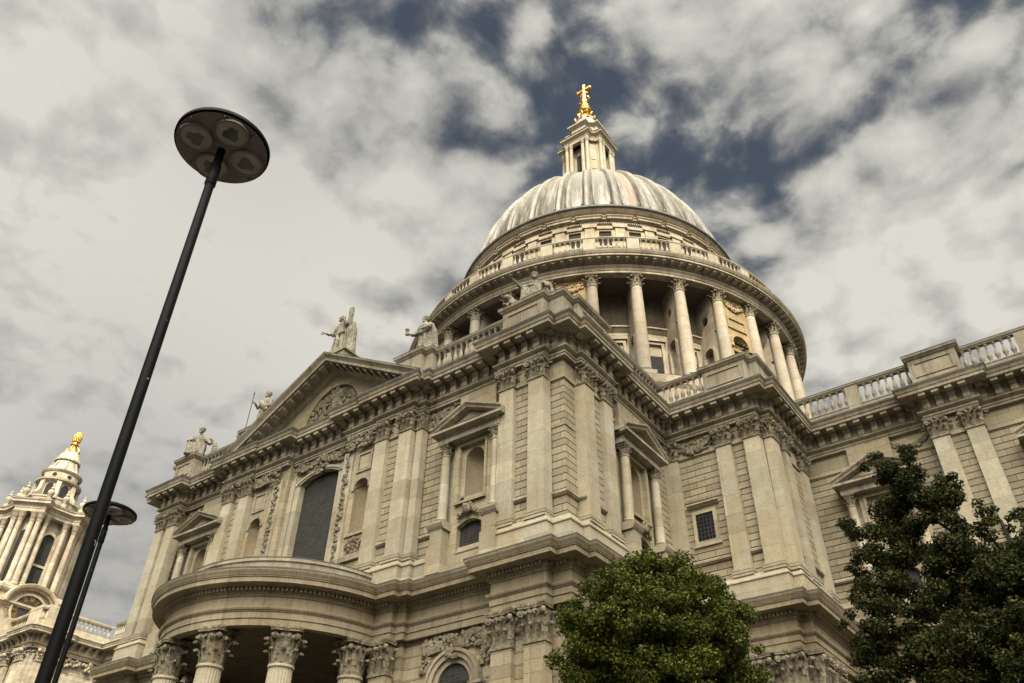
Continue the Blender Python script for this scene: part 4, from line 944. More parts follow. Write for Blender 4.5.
for s in (-1, 1):
    mb.tube([(XC+s*.3, YC, 106.4), (XC+s*.85, YC, 106.8), (XC+s*.75, YC, 107.6), (XC+s*.3, YC, 107.9)], [.12, .16, .14, .1], 6)
    for q in range(2): mb.tube([(XC, YC, 109.3), (XC+s*.7, YC, 109.3+(.7 if q else -.9))], [.2, .1], 6)
mb.build('cross', 'gold', fin, 60)

# ------------------------------------------------------------------ south-west bell tower
TX, TY = -115.0, 45.0
TW = empty('bell_tower', (TX, TY, 0), 'pale sunlit baroque bell tower with a black clock and gilded pineapple, beyond the lamp posts', 'bell tower')
BP = [(-135, 40.0), (-106.5, 40.0), (-106.5, 40.0-.01), (-92.3, 39.95), (-92.3, 47.8)]
BP = [(-135, 39.95), (-95.6, 39.95), (-95.6, 39.6), (-92.5, 39.6), (-92.5, 39.95), (-92.2, 39.95), (-92.2, 42.6), (-92.45, 42.6), (-92.45, 48.0)]
mb = MB(); mb.sweep(BP, [(-.3, 0)]+courses(1.2, 28.05, .55, -.3, .045, .03)); mb.sweep(BP, UE)
for fr, L in segs(BP):
    if L < .5: continue
    n = max(1, round(L/.95))
    for i in range(n):
        u = L*(i+.5)/n; mb.prism_oz(fr, [(.03, 28.62), (.16, 28.6), (.22, 28.95), (.46, 29.2), (.7, 29.445), (.03, 29.445)], u-.19, u+.19)
mb.add([(-134, 40.2, 30.3), (-92.9, 40.2, 30.3), (-92.9, 55, 30.3), (-134, 55, 30.3)], [(0, 1, 2, 3)])
mb.sweep(BP, [(1.1, 30.0), (.5, 30.15), (-.06, 30.2), (-.06, 31.0), (-.02, 31.1), (-.6, 31.14)]); mb.sweep(BP, [(-.6, 32.1), (-.04, 32.1), (.02, 32.25), (.02, 32.38), (-.7, 32.42)])
for fr, L in segs(BP):
    if L < .5: continue
    n = int(L/.5)
    for i in range(n):
        x, y, _ = fr.pt(L*(i+.5)/n, -.33, 0); balusters(mb, x, y, 31.13)
for x0 in (-94.1, -101.5, -109, -116.5): mb.box(south(0, 39.6), x0-1.3, x0+1.3, -1.0, -.02, 30.2, 32.6)
mb.box(east(-92.2, 0), 40.1, 42.5, -.8, .04, 30.2, 32.6)
mb.build('tower_base_wall', 'tower', TW)
bp_me = pilaster_mesh(1.5, .52, 18.7, 26.8, 'tower_pilaster'); bc_me = rect_capital(1.5, .5, 1.3, 'tower_pilaster_capital')
for x in (-94.05, -97.5, -101, -104.6): p = link('pilaster', bp_me, 'tower', TW, (x, 39.6, 18.7)); link('capital', bc_me, 'tower', p, (x, 39.55, 26.8))
p = link('pilaster', bp_me, 'tower', TW, (-92.15, 41.3, 18.7), PI/2); link('capital', bc_me, 'tower', p, (-92.1, 41.3, 26.8), PI/2)
mb = MB()
for k in range(70): mb.blob((random.uniform(40.5, 47), random.uniform(-.2, .05), random.uniform(27.1, 27.9)), .2, .14, .2, 6, 4, east(-92.4, 0))
mb.build('festoon', 'tower', TW, 60)
# clock stage
hs = 5.6; mb = MB()
sq = [(TX-hs, TY-hs), (TX+hs, TY-hs), (TX+hs, TY+hs), (TX-hs, TY+hs)]
ch = 1.5; oc8 = [(TX-hs+ch, TY-hs), (TX+hs-ch, TY-hs), (TX+hs, TY-hs+ch), (TX+hs, TY+hs-ch), (TX+hs-ch, TY+hs), (TX-hs+ch, TY+hs), (TX-hs, TY+hs-ch), (TX-hs, TY-hs+ch)]
mb.sweep(oc8, [(0, 30.2), (0, 36.6), (.1, 36.7), (.3, 36.95), (.5, 37.0), (.5, 37.25), (-.3, 37.4), (-.3, 38.3), (-.1, 38.4), (.05, 38.7), (.05, 39.2), (-.4, 39.4), (-6.0, 39.4)], True)
stage = mb.build('clock_stage', 'tower', TW)
for q in (0, 1):
    fr = radial(TX, TY, q*PI/2, hs)
    mb = MB(); prof = [(0, 0), (.55, 0), (.55, .22), (.85, .3), (.95, .55), (.95, .68), (0, .7)]
    rings = []
    for i in range(17):
        a = PI-PI*i/16; cu, su = math.cos(a), math.sin(a)
        rings.append([fr.pt((2.75+dz)*cu, o_, 37.0+(2.2+dz)*su) for o_, dz in prof])
    mb.loft(rings)
    mb.prism_uz(fr, [(-2.75, 36.4)]+[(2.75*math.cos(PI-PI*i/16), 37.0+2.2*math.sin(PI-PI*i/16)) for i in range(17)], -.2, .12)
    mb.hole(fr, [(2.3*math.cos(2*PI*i/32), 36.5+2.3*math.sin(2*PI*i/32)) for i in range(32)], [(2.02*math.cos(2*PI*i/32), 36.5+2.02*math.sin(2*PI*i/32)) for i in range(32)], 0, .36)
    mb.build('clock_hood', 'tower', stage)
    mb = MB(); mb.prism_uz(fr, [(2.04*math.cos(2*PI*i/32), 36.5+2.04*math.sin(2*PI*i/32)) for i in range(32)], .1, .2); mb.build('clock_face', 'clockface', stage)
    g = MB()
    for r0, r1 in ((1.95, 2.0), (1.28, 1.32)): g.hole(fr, [(r1*math.cos(2*PI*i/32), 36.5+r1*math.sin(2*PI*i/32)) for i in range(32)], [(r0*math.cos(2*PI*i/32), 36.5+r0*math.sin(2*PI*i/32)) for i in range(32)], .2, .23)
    def stroke(a, x0, y0, x1, y1, w=.05):
        # local numeral frame: y outward along the radius, x clockwise
        P = []
        L = math.hypot(x1-x0, y1-y0); nx, ny = -(y1-y0)/L*w, (x1-x0)/L*w
        for x, y in ((x0+nx, y0+ny), (x1+nx, y1+ny), (x1-nx, y1-ny), (x0-nx, y0-ny)):
            rr = 1.62+y; P.append((rr*math.sin(a)+x*math.cos(a), 36.5+rr*math.cos(a)-x*math.sin(a)))
        g.prism_uz(fr, P, .2, .235)
    for h, num in enumerate(('XII', 'I', 'II', 'III', 'IV', 'V', 'VI', 'VII', 'VIII', 'IX', 'X', 'XI')):
        wd = {'I': .13, 'V': .3, 'X': .3}; tot = sum(wd[c] for c in num); x = -tot/2
        for c in num:
            w = wd[c]
            if c == 'I': stroke(R(30*h), x+w/2, -.26, x+w/2, .26)
            if c == 'V': stroke(R(30*h), x+.03, .26, x+w/2, -.26); stroke(R(30*h), x+w-.03, .26, x+w/2, -.26, .03)
            if c == 'X': stroke(R(30*h), x+.03, .26, x+w-.03, -.26); stroke(R(30*h), x+w-.03, .26, x+.03, -.26, .03)
            x += w
    g.prism_uz(fr, [(-.05, 36.3), (.05, 36.3), (.62, 37.45), (.55, 37.5)], .24, .27); g.prism_uz(fr, [(-.04, 36.5), (.03, 36.45), (-1.25, 37.4), (-1.3, 37.35)], .24, .27)
    g.build('clock_numerals', 'gold', stage)
# belfry: round core with tall openings, columns carrying a broken entablature
mb = MB(); mb.lathe(TX, TY, [(3.5, 39.3), (3.5, 49.6)], 32, 0, False)
for q in range(4):
    f2 = radial(TX, TY, PI/4+q*PI/2); mb.box(f2, -1.7, 1.7, 3.2, 4.35, 39.3, 49.6)
belf = mb.build('belfry_core', 'tower', TW, 30)
for q in range(4): 
    mb = MB(); fr = radial(TX, TY, q*PI/2); mb.prism_uz(fr, arch_outline(0, .8, 40.0, 46.6, 10), 3.2, 3.62); mb.build('belfry_opening', 'dark', belf); mb = MB(); mb.hole(fr, arch_outline(0, 1.15, 40.0, 46.6, 10), arch_outline(0, .8, 40.0, 46.6, 10), 3.2, 3.85); mb.box(fr, -1.15, 1.15, 3.3, 3.75, 42.9, 43.2); mb.build('opening_frame', 'tower', belf)
    mb = MB(); f2 = radial(TX, TY, PI/4+q*PI/2); mb.prism_uz(f2, arch_outline(0, .42, 40.2, 46.8, 10), 4.2, 4.41); mb.build('belfry_opening', 'dark', belf)
tcol = MB(); tcol.lathe(0, 0, [(.52, 0), (.52, .3), (.42, .4), (.47, .55), (.38, .65), (.38, 3), (.32, 8.6), (.38, 8.65), (.38, 8.75), (.32, 8.8), (.5, 9.15), (.38, 9.2), (.56, 9.7), (.6, 9.75), (.6, 9.9)], 14); tcol_me = tcol.mesh('belfry_column', 40)
path = []
for q in range(4):
    fr = radial(TX, TY, q*PI/2); f2 = radial(TX, TY, PI/4+q*PI/2)
    for u, o in ((-1.3, 4.75), (1.3, 4.75)):
        x, y, _ = fr.pt(u*1.05, 4.3, 0); link('belfry_column', tcol_me, 'tower', TW, (x, y, 39.5))
    for u, o in ((-1.75, 5.4), (-.85, 5.4), (.85, 5.4), (1.75, 5.4)):
        x, y, _ = f2.pt(u*.9, 5.1, 0); link('belfry_column', tcol_me, 'tower', TW, (x, y, 39.5))
    for u, o in ((-1.7, 4.55), (-.8, 4.4), (.8, 4.4), (1.7, 4.55)): path.append(fr.pt(u, o, 0)[:2])
    for u, o in ((-1.95, 4.45), (-1.95, 5.45), (1.95, 5.45), (1.95, 4.45)): path.append(f2.pt(u, o, 0)[:2])
mb = MB(); mb.sweep(path, [(-1.5, 49.4), (0, 49.4), (0, 49.8), (.06, 49.85), (.06, 50.2), (.2, 50.35), (.5, 50.5), (.5, 50.75), (.62, 50.9), (.62, 51.0), (-.3, 51.2), (-2.5, 51.3)], True); mb.build('belfry_entablature', 'tower', TW)
mb = MB(); mb.sweep(path, [(.62, 51.005), (.64, 51.005), (.64, 51.06), (-.3, 51.24)], True); mb.build('belfry_flashing', 'flashing', TW)
# upper stage: volute piers, arched lights, drum and bell cap
mb = MB(); mb.lathe(TX, TY, [(3.9, 51.0), (3.9, 52.3), (4.0, 52.4), (4.0, 52.65), (3.4, 52.8), (2.75, 52.9), (2.55, 53.1), (2.55, 55.3), (2.7, 55.4), (3.05, 55.6), (3.1, 55.85), (2.7, 56.0), (2.55, 56.05), (2.5, 57.0), (2.7, 57.2), (2.75, 57.4), (2.3, 57.55), (1.9, 58.2), (1.6, 58.9), (1.55, 59.4), (1.75, 59.5), (1.75, 59.75), (1.55, 60.0), (1.3, 60.7), (.9, 61.3), (.55, 61.6)], 32)
for q in range(8):
    f2 = radial(TX, TY, PI/8+q*PI/4)
    mb.prism_oz(f2, [(2.3, 52.4), (4.1, 52.4), (4.1, 53.0), (3.5, 53.3), (3.1, 54.0), (2.95, 55.4), (2.3, 55.4)], -.3, .3)
    mb.tube([f2.pt(0, 1.6, 59.2), f2.pt(0, 2.3, 57.6)], .14, 6)
cap_o = mb.build('tower_cupola', 'tower', TW, 40)
for q in range(8):
    mb = MB(); fr = radial(TX, TY, q*PI/4); mb.prism_uz(fr, arch_outline(0, .5, 53.3, 54.6, 8), 2.3, 2.6); mb.build('cupola_opening', 'dark', cap_o); mb = MB()
    mb.prism_uz(fr, [(.3*math.cos(2*PI*i/12), 56.5+.3*math.sin(2*PI*i/12)) for i in range(12)], 2.3, 2.56); mb.build('cupola_opening', 'dark', cap_o)
urn = MB(); urn.lathe(0, 0, [(.4, 0), (.4, .5), (.2, .6), (.38, 1.0), (.48, 1.3), (.42, 1.55), (.2, 1.7), (.3, 1.85), (.1, 2.2), (.16, 2.4), (.02, 2.7)], 10); urn_me = urn.mesh('urn', 40)
for q in range(4):
    for u in (-1.6, 1.6):
        x, y, _ = radial(TX, TY, PI/4+q*PI/2).pt(u, 4.9, 0); link('urn', urn_me, 'tower', TW, (x, y, 51.2))
    x, y, _ = radial(TX, TY, q*PI/2).pt(0, 4.3, 0); link('urn', urn_me, 'tower', TW, (x, y, 51.2))
mb = MB(); mb.lathe(TX, TY, [(.75, 61.3), (.8, 61.6), (.5, 61.9), (.4, 62.4), (.6, 62.6), (.35, 62.9), (.35, 63.05), (.5, 63.4), (.55, 63.8), (.5, 64.3), (.3, 64.75), (.15, 64.9)], 14)
for k in range(5):
    for i in range(9): 
        a = 2*PI*(i+.5*(k % 2))/9; r = (.42, .5, .52, .45, .3)[k]; mb.blob((TX+r*math.sin(a), TY-r*math.cos(a), 63.3+.32*k), .16, .16, .18, 6, 4)
for i in range(4):
    a = PI/4+i*PI/2; mb.tube([(TX+.95*math.sin(a), TY-.95*math.cos(a), 61.3), (TX+.8*math.sin(a), TY-.8*math.cos(a), 61.9), (TX+.4*math.sin(a), TY-.4*math.cos(a), 62.4)], [.18, .16, .1], 6)
mb.build('pineapple_finial', 'gold', TW, 60)

# ------------------------------------------------------------------ statues
def robed(mb, h=3.4, lean=0.0, twist=0.):
    """standing draped figure, feet at z=0, facing -y"""
    k = h/3.4; rings = []; n = 40
    for z, rx, ry, cx_ in ((0, .66, .50, 0), (.25, .60, .46, 0), (.9, .50, .40, .02), (1.6, .46, .38, .04), (2.0, .42, .32, .03), (2.4, .47, .34, .0), (2.68, .46, .30, -.02), (2.82, .30, .22, -.02), (2.92, .15, .15, -.02), (3.02, .13, .13, -.02)):
        ring = []
        for i in range(n):
            a = 2*PI*i/n; fold = 1+(.13 if z < 1.9 else .05)*math.sin(7*a+z*1.3+twist)+.05*math.sin(13*a-z*2.1); ring.append(((cx_+lean*z+rx*fold*math.cos(a))*k, ry*fold*math.sin(a)*k, z*k))
        rings.append(ring)
    mb.loft(rings)
def head(mb, x, y, z, r=.21, yaw=0., beard=True):
    c, s = math.cos(yaw), math.sin(yaw)
    def T(a, b, d): return (x+a*c-b*s, y+a*s+b*c, z+d)
    mb.blob((x, y, z), r*.88, r, r*1.18, 12, 8); mb.blob(T(0, .03, .06), r*.98, r*1.02, r*1.05, 12, 8)
    mb.tube([T(0, -r*.95, .05), T(0, -r*1.22, -.03), T(0, -r*1.0, -.06)], [.03, .05, .035], 6)
    mb.tube([T(-.1, -r*.9, .07), T(0, -r*1.0, .09), T(.1, -r*.9, .07)], .03, 5); mb.tube([T(-.06, -r*.93, -.11), T(.06, -r*.93, -.11)], .025, 5)
    for sg in (-1, 1): mb.blob(T(sg*r*.9, 0, -.02), .04, .05, .07, 6, 4)
    if beard: mb.blob(T(0, -r*.72, -r*1.0), r*.5, r*.42, r*.62, 8, 6)
    for i in range(10): a = 2*PI*i/10; mb.blob(T(r*.85*math.cos(a), .02+r*.85*math.sin(a)*.9, .12+.03*math.sin(i*2.1)), .075, .075, .08, 6, 4)
def hand(mb, p, d, s=1.0):
    p = Vector(p); d = Vector(d).normalized(); a = d.orthogonal().normalized(); b = d.cross(a)
    mb.tube([p, p+d*.14*s, p+d*.2*s], [.08*s, .1*s, .07*s], 6)
    for i in range(4): q = p+d*.16*s+a*(i-1.5)*.045*s; mb.tube([q, q+d*.1*s+b*.02, q+d*.17*s+b*.07*s], [.03*s, .03*s, .024*s], 5)
    q = p+d*.06*s+a*.08*s; mb.tube([q, q+a*.06*s+d*.06*s], [.032*s, .026*s], 5)
def remeshed(name, mb, loc, rz, parent, voxel=.036, mat='statue', k=1.0):
    mb.v = [(x*k, y*k, z*k) for x, y, z in mb.v]
    me = mb.mesh(name); o = link(name, me, mat, parent, loc, rz)
    m = o.modifiers.new('Remesh', 'REMESH'); m.mode = 'VOXEL'; m.voxel_size = voxel; m.use_smooth_shade = True
    sm = o.modifiers.new('Smooth', 'SMOOTH'); sm.factor = .5; sm.iterations = 2
    return o
def statue(loc, rz, label): return empty('statue', loc, label, 'statue', 'stone saints along the parapet')
# apex: bearded saint with a broad upright cross and mantle
st_ = statue((AX-.3, 29.3, 36.1), 0, 'bearded stone saint with a tall cross standing on the pediment peak'); mb = MB(); mb_l = st_.location
robed(mb, 3.5); head(mb, -.12, -.08, 3.36, .22, -.5)
mb.tube([(.42, 0, 2.75), (.62, .12, 2.2), (.58, .2, 1.4), (.72, .25, .6), (.85, .2, .05)], [.22, .30, .30, .34, .36], 10); mb.tube([(.72, .25, 3.0), (.86, .28, 2.2), (.88, .3, 1.2), (.95, .3, .05)], [.14, .24, .24, .3], 8)
mb.tube([(-.42, 0, 2.72), (-.66, -.15, 2.2), (-.68, -.40, 1.85)], [.2, .18, .12], 8); hand(mb, (-.68, -.42, 1.83), (-.5, -.8, -.1)); mb.tube([(-.7, -.55, 1.82), (-.9, -.66, 1.85), (-1.02, -.72, 1.88)], .05, 6)
for q in range(8): a = q*PI/4; mb.blob((-1.13+.12*math.cos(a), -.76, 1.9+.12*math.sin(a)), .05, .05, .05, 6, 4)
mb.tube([(.42, 0, 2.72), (.6, -.35, 2.5), (.35, -.42, 2.95)], [.18, .15, .10], 8); hand(mb, (.34, -.42, 2.97), (-.1, 0, 1))
mb.tube([(-.5, -.36, 1.7), (0, -.52, 1.55), (.5, -.3, 1.9)], [.1, .14, .12], 8); mb.tube([(.1, -.5, .1), (.2, -.55, .9), (.05, -.5, 1.5)], [.13, .15, .1], 8)
remeshed('body', mb, mb_l, .15, st_)
mb = MB(); f = south(0, 0); mb.box(f, .08, .44, -.42, -.24, 1.5, 4.6); mb.box(f, -.05, .6, -.44, -.22, 3.95, 4.25) if False else None
link('cross', mb.mesh('cross'), 'statue', st_, mb_l, .15)
# right of the pediment: saint holding out a cup
st_ = statue((-29.6, 29.75, 32.7), 0, 'stone saint in a long cloak holding out a cup beside the balustrade'); mb = MB(); mb_l = st_.location
robed(mb, 3.4, -.01, 1.); head(mb, -.05, -.02, 3.28, .21, -.6)
mb.blob((-.05, .05, 3.46), .2, .2, .16, 10, 6)
mb.tube([(.4, .05, 2.72), (.6, .15, 2.0), (.66, .2, 1.0), (.72, .2, .02)], [.16, .24, .27, .32], 10)
mb.tube([(-.42, 0, 2.68), (-.68, -.12, 2.1), (-.88, -.38, 2.0)], [.19, .17, .12], 8); hand(mb, (-.9, -.42, 2.0), (-.6, -.8, .15))
mb.tube([(-1.06, -.6, 1.9), (-1.06, -.6, 2.15), (-1.06, -.6, 2.38)], [.12, .08, .17], 8)
mb.tube([(.4, -.05, 2.66), (.52, -.4, 2.15), (.2, -.5, 2.1)], [.17, .14, .1], 8); hand(mb, (.2, -.5, 2.1), (-1, 0, .1)); mb.tube([(-.45, -.3, 2.0), (0, -.46, 1.8), (.45, -.28, 2.1)], .12, 8)
remeshed('body', mb, mb_l, .1, st_)
# left of the pediment: saint with a spear
st_ = statue((-45.5, 29.75, 32.7), 0, 'stone saint gripping a thin upright spear behind the pediment slope'); mb = MB(); mb_l = st_.location
robed(mb, 3.5, 0, 2.); head(mb, .05, -.02, 3.4, .22, -.3)
mb.tube([(.42, .02, 2.75), (.6, 0, 2.2), (.35, -.42, 1.95)], [.2, .2, .14], 8); mb.tube([(-.42, 0, 2.75), (-.68, -.25, 2.3), (-.62, -.5, 2.5)], [.18, .15, .1], 8); hand(mb, (-.62, -.52, 2.5), (-.3, -.5, .5))
mb.tube([(-.3, -.3, 2.7), (.1, -.42, 2.2), (.5, -.2, 1.7)], [.16, .2, .18], 8)
remeshed('body', mb, mb_l, 0, st_)
mb = MB(); mb.tube([(-.86, -.68, 0.0), (-.86, -.68, 3.3)], .03, 6); mb.tube([(-.86, -.68, 3.3), (-.86, -.68, 3.45), (-.86, -.68, 3.7)], [.03, .06, .005], 6); link('spear', mb.mesh('spear'), 'iron', st_, mb_l)
def seated(mb, knee=-.8):
    mb.blob((0, .1, .35), .7, .6, .62, 12, 8)
    rings = []; n = 28
    for z, rx, ry, y0 in ((.4, .6, .5, .12), (.8, .5, .44, .1), (1.15, .36, .32, .1), (1.5, .40, .30, .06), (1.85, .46, .26, .02), (2.0, .3, .22, .0), (2.1, .14, .14, -.02), (2.2, .13, .13, -.04)):
        rings.append([(rx*(1+.07*math.sin(6*2*PI*i/n+z))*math.cos(2*PI*i/n), y0+ry*(1+.07*math.sin(6*2*PI*i/n+z))*math.sin(2*PI*i/n), z) for i in range(n)])
    mb.loft(rings)
    for s in (-1, 1):
        mb.tube([(s*.26, 0, .95), (s*.36, knee*.6, 1.05), (s*.4, knee, .98)], [.3, .27, .24], 10); mb.tube([(s*.4, knee, .98), (s*.4, knee-.02, .5), (s*.42, knee-.05, .02)], [.24, .23, .27], 10)
    for i in range(7): x = -.5+i*.17; mb.tube([(x, knee-.12, .95), (x+.05, knee-.2, .4), (x*1.1, knee-.22, .02)], [.08, .1, .1], 6)
# left corner: seated evangelist with a winged creature
st_ = statue((-53.0, 29.6, 32.68), 0, 'seated stone evangelist with a folded wing on the far left corner'); mb = MB(); mb_l = st_.location
seated(mb); head(mb, -.05, -.1, 2.5, .22, -.4)
mb.tube([(-.42, 0, 1.85), (-.7, -.3, 1.4), (-.45, -.7, 1.2)], [.18, .15, .1], 8); hand(mb, (-.45, -.72, 1.2), (.2, -1, 0)); mb.tube([(.42, 0, 1.85), (.75, -.2, 1.45), (.6, -.6, 1.25)], [.18, .16, .1], 8); hand(mb, (.6, -.62, 1.25), (-.2, -1, 0))
for k in range(7): mb.tube([(.6+.06*k, .25, 2.1-.05*k), (1.0+.05*k, .2, 1.7-.1*k), (.95+.03*k, .1, .6-.03*k)], [.12, .16, .06], 6)
remeshed('body', mb, mb_l, .85, st_, k=1.1)
# right corner: reclining evangelist with a beast at the knee
st_ = statue((-20.9, 29.9, 32.68), 0, 'seated stone evangelist with a crouching beast on the near corner pedestal'); mb = MB(); mb_l = st_.location
seated(mb, -.75); head(mb, -.02, -.1, 2.52, .22, .2)
mb.tube([(-.42, 0, 1.85), (-.75, -.35, 1.55), (-.95, -.6, 1.75)], [.17, .14, .1], 8); hand(mb, (-.95, -.62, 1.76), (-.4, -.6, .3)); mb.tube([(.42, 0, 1.85), (.8, -.15, 1.5), (.7, -.55, 1.15)], [.17, .15, .1], 8); hand(mb, (.7, -.58, 1.14), (0, -1, 0))
mb.tube([(.35, .1, 2.05), (.8, .15, 1.8), (1.0, .1, 1.1), (1.3, 0, .1)], [.14, .17, .15, .12], 8); mb.tube([(-.5, -.2, 1.1), (-.2, -.6, 1.35), (.4, -.65, 1.2)], .13, 8)
mb.tube([(-.5, 0, .3), (-1.1, -.1, .45), (-1.5, -.3, .6)], [.36, .36, .26], 10); mb.blob((-1.55, -.4, .85), .26, .3, .28, 10, 7); mb.tube([(-1.55, -.6, .8), (-1.58, -.8, .72)], [.16, .11], 8)
for s in (-1, 1): mb.blob((-1.55+s*.18, -.36, 1.12), .06, .05, .1, 6, 4); mb.tube([(-1.35+s*.18, -.4, .4), (-1.4+s*.18, -.75, .12), (-1.4+s*.18, -.95, .06)], [.12, .09, .08], 6)
mb.blob((-1.5, -.25, .75), .36, .26, .38, 10, 7)
remeshed('body', mb, mb_l, .3, st_, k=1.04)

# ------------------------------------------------------------------ street lamps
def street_lamp(foot, head_xy, z, label):
    root = empty('street_lamp', (foot[0], foot[1], 0), label, 'street lamp', 'street lamps in the square')
    fx, fy = foot; hx, hy = head_xy
    P = lambda zz: (fx+(hx-fx)*zz/z, fy+(hy-fy)*zz/z, zz)
    mb = MB(); mb.lathe(fx, fy, [(.16, 0), (.16, .05), (.09, .08), (.085, 1.2), (.051, 1.25)], 20)
    mb.tube([P(0), P(1.2), P(3.0), P(z-.55), P(z-.5), P(z)], [.051, .051, .050, .047, .046, .045], 20); pole = mb.build('pole', 'post', root, 40)
    mb = MB(); mb.tube([P(z-.62), P(z-.6), P(z-.3), P(z-.28)], [.047, .058, .058, .047], 20)
    mb.build('collar', 'post', pole, 40)
    az = math.atan2(fx, -fy)
    mb = MB(); c = P(2.9); mb.box(Fr(c[0], c[1], (1, 0), (0, -1)), -.10, -.04, -.04, .04, 2.75, 3.12); mb.tube([P(2.8), P(2.83)], .058, 20); mb.tube([P(3.05), P(3.08)], .058, 20); mb.build('junction_box', 'post', pole)
    mb = MB(); Rd = .515
    mb.lathe(hx, hy, [(.06, z-.03), (Rd-.02, z), (Rd, z+.012), (Rd, z+.05), (Rd-.05, z+.085), (.1, z+.13), (.01, z+.135)], 56, 0, False)
    mb.build('lamp_head', 'post', root, 40)
    mb = MB(); mb.lathe(hx, hy, [(.03, z-.032), (Rd-.022, z-.006)], 56, 0, False)
    for i in range(8): a = i*PI/4+.2; mb.box(radial(hx, hy, a), -.003, .003, .34, Rd-.03, z-.03, z-.006)
    mb.build('lamp_underside', 'lamp_under', root, 40)
    for q in range(4):
        a = PI/4+q*PI/2+R(29); x, y = hx+.288*math.sin(a), hy-.288*math.cos(a)
        mb = MB(); r = .19
        mb.lathe(x, y, [(r, z-.012), (r, z-.045), (r-.018, z-.05), (r-.02, z-.035)], 32, 0, False); ln = mb.build('lamp_rim', 'lamp_under', root, 40)
        mb = MB(); mb.lathe(x, y, [(r-.018, z-.036), (r*.5, z-.046), (.005, z-.05)], 32, 0, False); mb.build('lens', 'lens', ln, 40)
        mb = MB(); fr = radial(x, y, a); mb.loft([[fr.pt(u, o, z-.052) for u, o in ((-.075, -.07), (.075, -.07), (.09, .0), (.06, .03), (.04, .095), (-.04, .095), (-.06, .03), (-.09, 0))], [fr.pt(u*.8, o*.8, z-.043) for u, o in ((-.075, -.07), (.075, -.07), (.09, .0), (.06, .03), (.04, .095), (-.04, .095), (-.06, .03), (-.09, 0))]]); mb.build('reflector', 'reflector', ln)
def foot_for(px, head, z):
    """ground point of a pole that starts at head and is seen passing through px lower down"""
    d = pixdir(*px); a = math.hypot(*head)*1.0; k = a/math.hypot(d.x, d.y); x, y, zz = d.x*k, d.y*k, 1.65+d.z*k
    f = z/(z-zz); return (head[0]+(x-head[0])*f, head[1]+(y-head[1])*f)
def polar(azd, d): return (d*math.sin(R(azd)), d*math.cos(R(azd)))
FOOT1 = foot_for((42.5, 683), polar(-66.45, 6.68), 8.85); FOOT2 = foot_for((54.5, 683), polar(-65.05, 17.15), 8.85)
street_lamp(FOOT1, polar(-66.45, 6.68), 8.85, 'tall black street lamp with a four-lens disc head, nearest the viewer')
street_lamp(FOOT2, polar(-65.05, 17.15), 8.85, 'farther black street lamp with a disc head, half hidden behind the near post')

# ------------------------------------------------------------------ trees
def leaves(centers, rad, n, size, seed, flat=.75):
    g = np.random.default_rng(seed); c = np.asarray(centers); r = np.asarray(rad)
    w = r**2; idx = g.choice(len(c), n, p=w/w.sum())
    d = g.normal(size=(n, 3)); d /= np.linalg.norm(d, axis=1)[:, None]
    rr = g.random(n)**.45; pos = c[idx]+d*(rr*r[idx])[:, None]*np.array([1, 1, flat])
    nrm = d*.6+g.normal(size=(n, 3))*.55+np.array([0, 0, .45]); nrm /= np.linalg.norm(nrm, axis=1)[:, None]
    t = np.cross(nrm, g.normal(size=(n, 3))); t /= np.linalg.norm(t, axis=1)[:, None]; b = np.cross(nrm, t)
    s = size*g.uniform(.65, 1.25, n)[:, None]
    V = np.stack([pos-t*s*.62, pos+b*s*.36-t*s*.08+nrm*s*.10, pos+t*s*.62-nrm*s*.12, pos-b*s*.36-t*s*.08+nrm*s*.10], 1).reshape(-1, 3)
    me = bpy.data.meshes.new('crown'); F = np.arange(4*n).reshape(n, 4)
    me.from_pydata(V.tolist(), [], F.tolist()); return me
def twigs(mb, base, tips, r0):
    b = Vector(base)
    for p in tips:
        p = Vector(p); m = b.lerp(p, .5)+Vector((random.uniform(-.4, .4), random.uniform(-.4, .4), random.uniform(.1, .5)))
        mb.tube([b, m, p], [r0, r0*.6, r0*.2], 6)
# rounded, clipped tree before the bastion
T1 = empty('tree', (-9.7, 19.0, 0), 'round dense bright green tree before the transept corner', 'tree')
c1 = np.array([-9.6, 19.0, 7.85]); g = np.random.default_rng(3); cs, rs = [], []
for i in range(700):
    d = g.normal(size=3); d /= np.linalg.norm(d); rr = (.55+.45*g.random()) if i < 580 else g.random()*.55
    e = np.array([2.6, 2.6, 3.0]) * (1-.10*g.random()); cs.append(c1+d*rr*e); rs.append(g.uniform(.22, .42))
for a in range(16):
    d = g.normal(size=3); d[2] = abs(d[2])*.6; d /= np.linalg.norm(d); cs.append(c1+d*np.array([2.55, 2.55, 3.0])); rs.append(g.uniform(.16, .28))
mb = MB(); mb.tube([(-9.7, 19.0, 0), (-9.68, 19.0, 2.5), (-9.72, 19.02, 5.2), (-9.75, 19.0, 7.5)], [.22, .18, .15, .08], 10); twigs(mb, (-9.7, 19, 4.6), [tuple(c) for c in cs[600:612]], .04); mb.build('trunk', 'bark', T1, 60)
link('crown', leaves(cs, rs, 210000, .078, 11), 'leaf_round', T1)
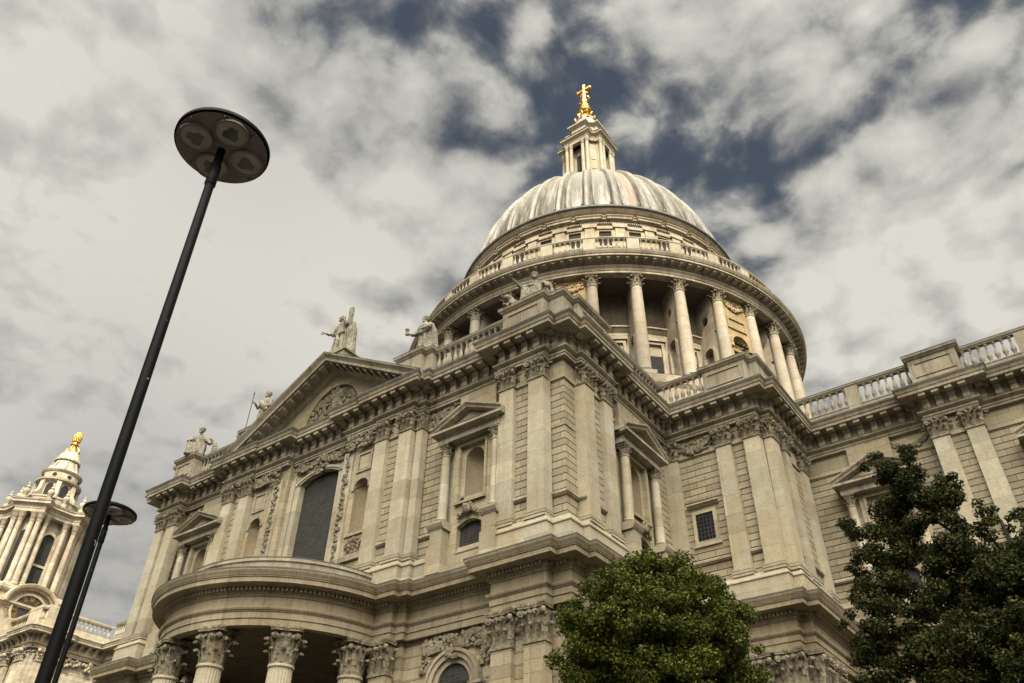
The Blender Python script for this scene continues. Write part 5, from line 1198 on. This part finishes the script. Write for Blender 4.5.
# darker, ragged tree in front of the choir
T2 = empty('tree', (-1.6, 25.0, 0), 'tall ragged dark tree before the choir wall at the far right', 'tree')
g = np.random.default_rng(9); cs, rs = [], []
lobes = [((-3.9, 25.2, 13.5), .95, 1.3), ((-2.75, 25.0, 12.7), .6, 1.1), ((-4.5, 25.3, 11.7), 1.05, 1.2), ((-3.2, 25.1, 11.4), .9, .8), ((-4.9, 25.0, 9.6), 1.6, 1.5), ((-5.6, 25.0, 7.2), 1.7, 1.5), ((-5.2, 25.1, 4.9), 2.1, 1.5), ((-2.6, 25.0, 10.2), 1.6, 1.3), ((-1.6, 25.1, 10.5), 1.0, .8), ((-.3, 24.9, 10.9), 1.2, 1.0), ((1.4, 25.1, 10.6), 1.7, 1.5), ((-2.8, 24.9, 8.2), 2.2, 1.6), ((-.4, 24.9, 8.8), 2.0, 1.5), ((-2.4, 25.2, 5.8), 2.4, 1.6), ((.6, 24.8, 6.6), 2.4, 1.9), ((2.6, 25, 8.4), 2.3, 2.0), ((3.2, 25, 5.9), 2.5, 1.8), ((.2, 25, 4.6), 2.8, 1.4), ((.9, 25.1, 11.2), 1.2, .9), ((-.8, 25, 10.1), 1.4, 1.1), ((-2.0, 25.1, 9.4), 1.5, 1.1)]
for (c, rx, rz) in lobes:
    for i in range(int(26*rx*rz)):
        d = g.normal(size=3); d /= np.linalg.norm(d); rr = g.random()**.5; cs.append(np.array(c)+d*rr*np.array([rx, rx*1.0, rz])); rs.append(g.uniform(.2, .46))
for (x, z, h) in ((-4.2, 14.5, .9), (-3.3, 14.7, .8), (-2.4, 13.2, .9), (-1.9, 12.0, .9), (-1.2, 11.5, .8), (-3.4, 12.9, 1.0), (-4.9, 10.6, .9), (-5.9, 9.2, .8), (-.6, 12.1, .6), (.3, 12.3, .6), (-5.6, 11.4, .7), (-5.4, 12.9, .6)):
    for i in range(7): cs.append(np.array([x+g.normal()*.14, 25+g.normal()*.3, z+h*i/6-.4])); rs.append(.30-.02*i)
mb = MB(); mb.tube([(-1.6, 25, 0), (-1.55, 25, 3), (-1.7, 25.05, 6.5), (-1.4, 25, 9.5), (-1.5, 25, 12)], [.34, .27, .22, .14, .04], 12)
for (c, rx, rz) in lobes: twigs(mb, (-1.65, 25, max(3.6, c[2]-3.2)), [c], .09)
mb.build('trunk', 'bark', T2, 60)
link('crown', leaves(cs, rs, 330000, .092, 12), 'leaf_plane', T2)

# ------------------------------------------------------------------ ground and the shading cloud
mb = MB(); mb.add([(-3000, -3000, 0), (3000, -3000, 0), (3000, 3000, 0), (-3000, 3000, 0)], [(0, 1, 2, 3)])
tag(mb.build('ground', 'paving'), kind='structure')
# a cumulus bank in the south-east sky: its shadow lies over the transept, the tower and dome stay in the sun
cb = MB(); g = np.random.default_rng(5); H = 320.0; kx, ky = sdir.x/sdir.z, sdir.y/sdir.z
for i in range(420):
    fx, fy = g.uniform(-84, 74), g.uniform(-40, 75)
    r = g.uniform(9, 17); edge = min(fy+40, 75-fy, fx+84, 74-fx); r = min(r, 5+edge*.5)
    hz = g.uniform(-6, 14); cb.blob((fx+kx*(H+hz), fy+ky*(H+hz), H+hz), r, r, r*.6, 12, 8)
co = cb.build('clouds', 'grey_cloud', None, 80); tag(co, kind='stuff')
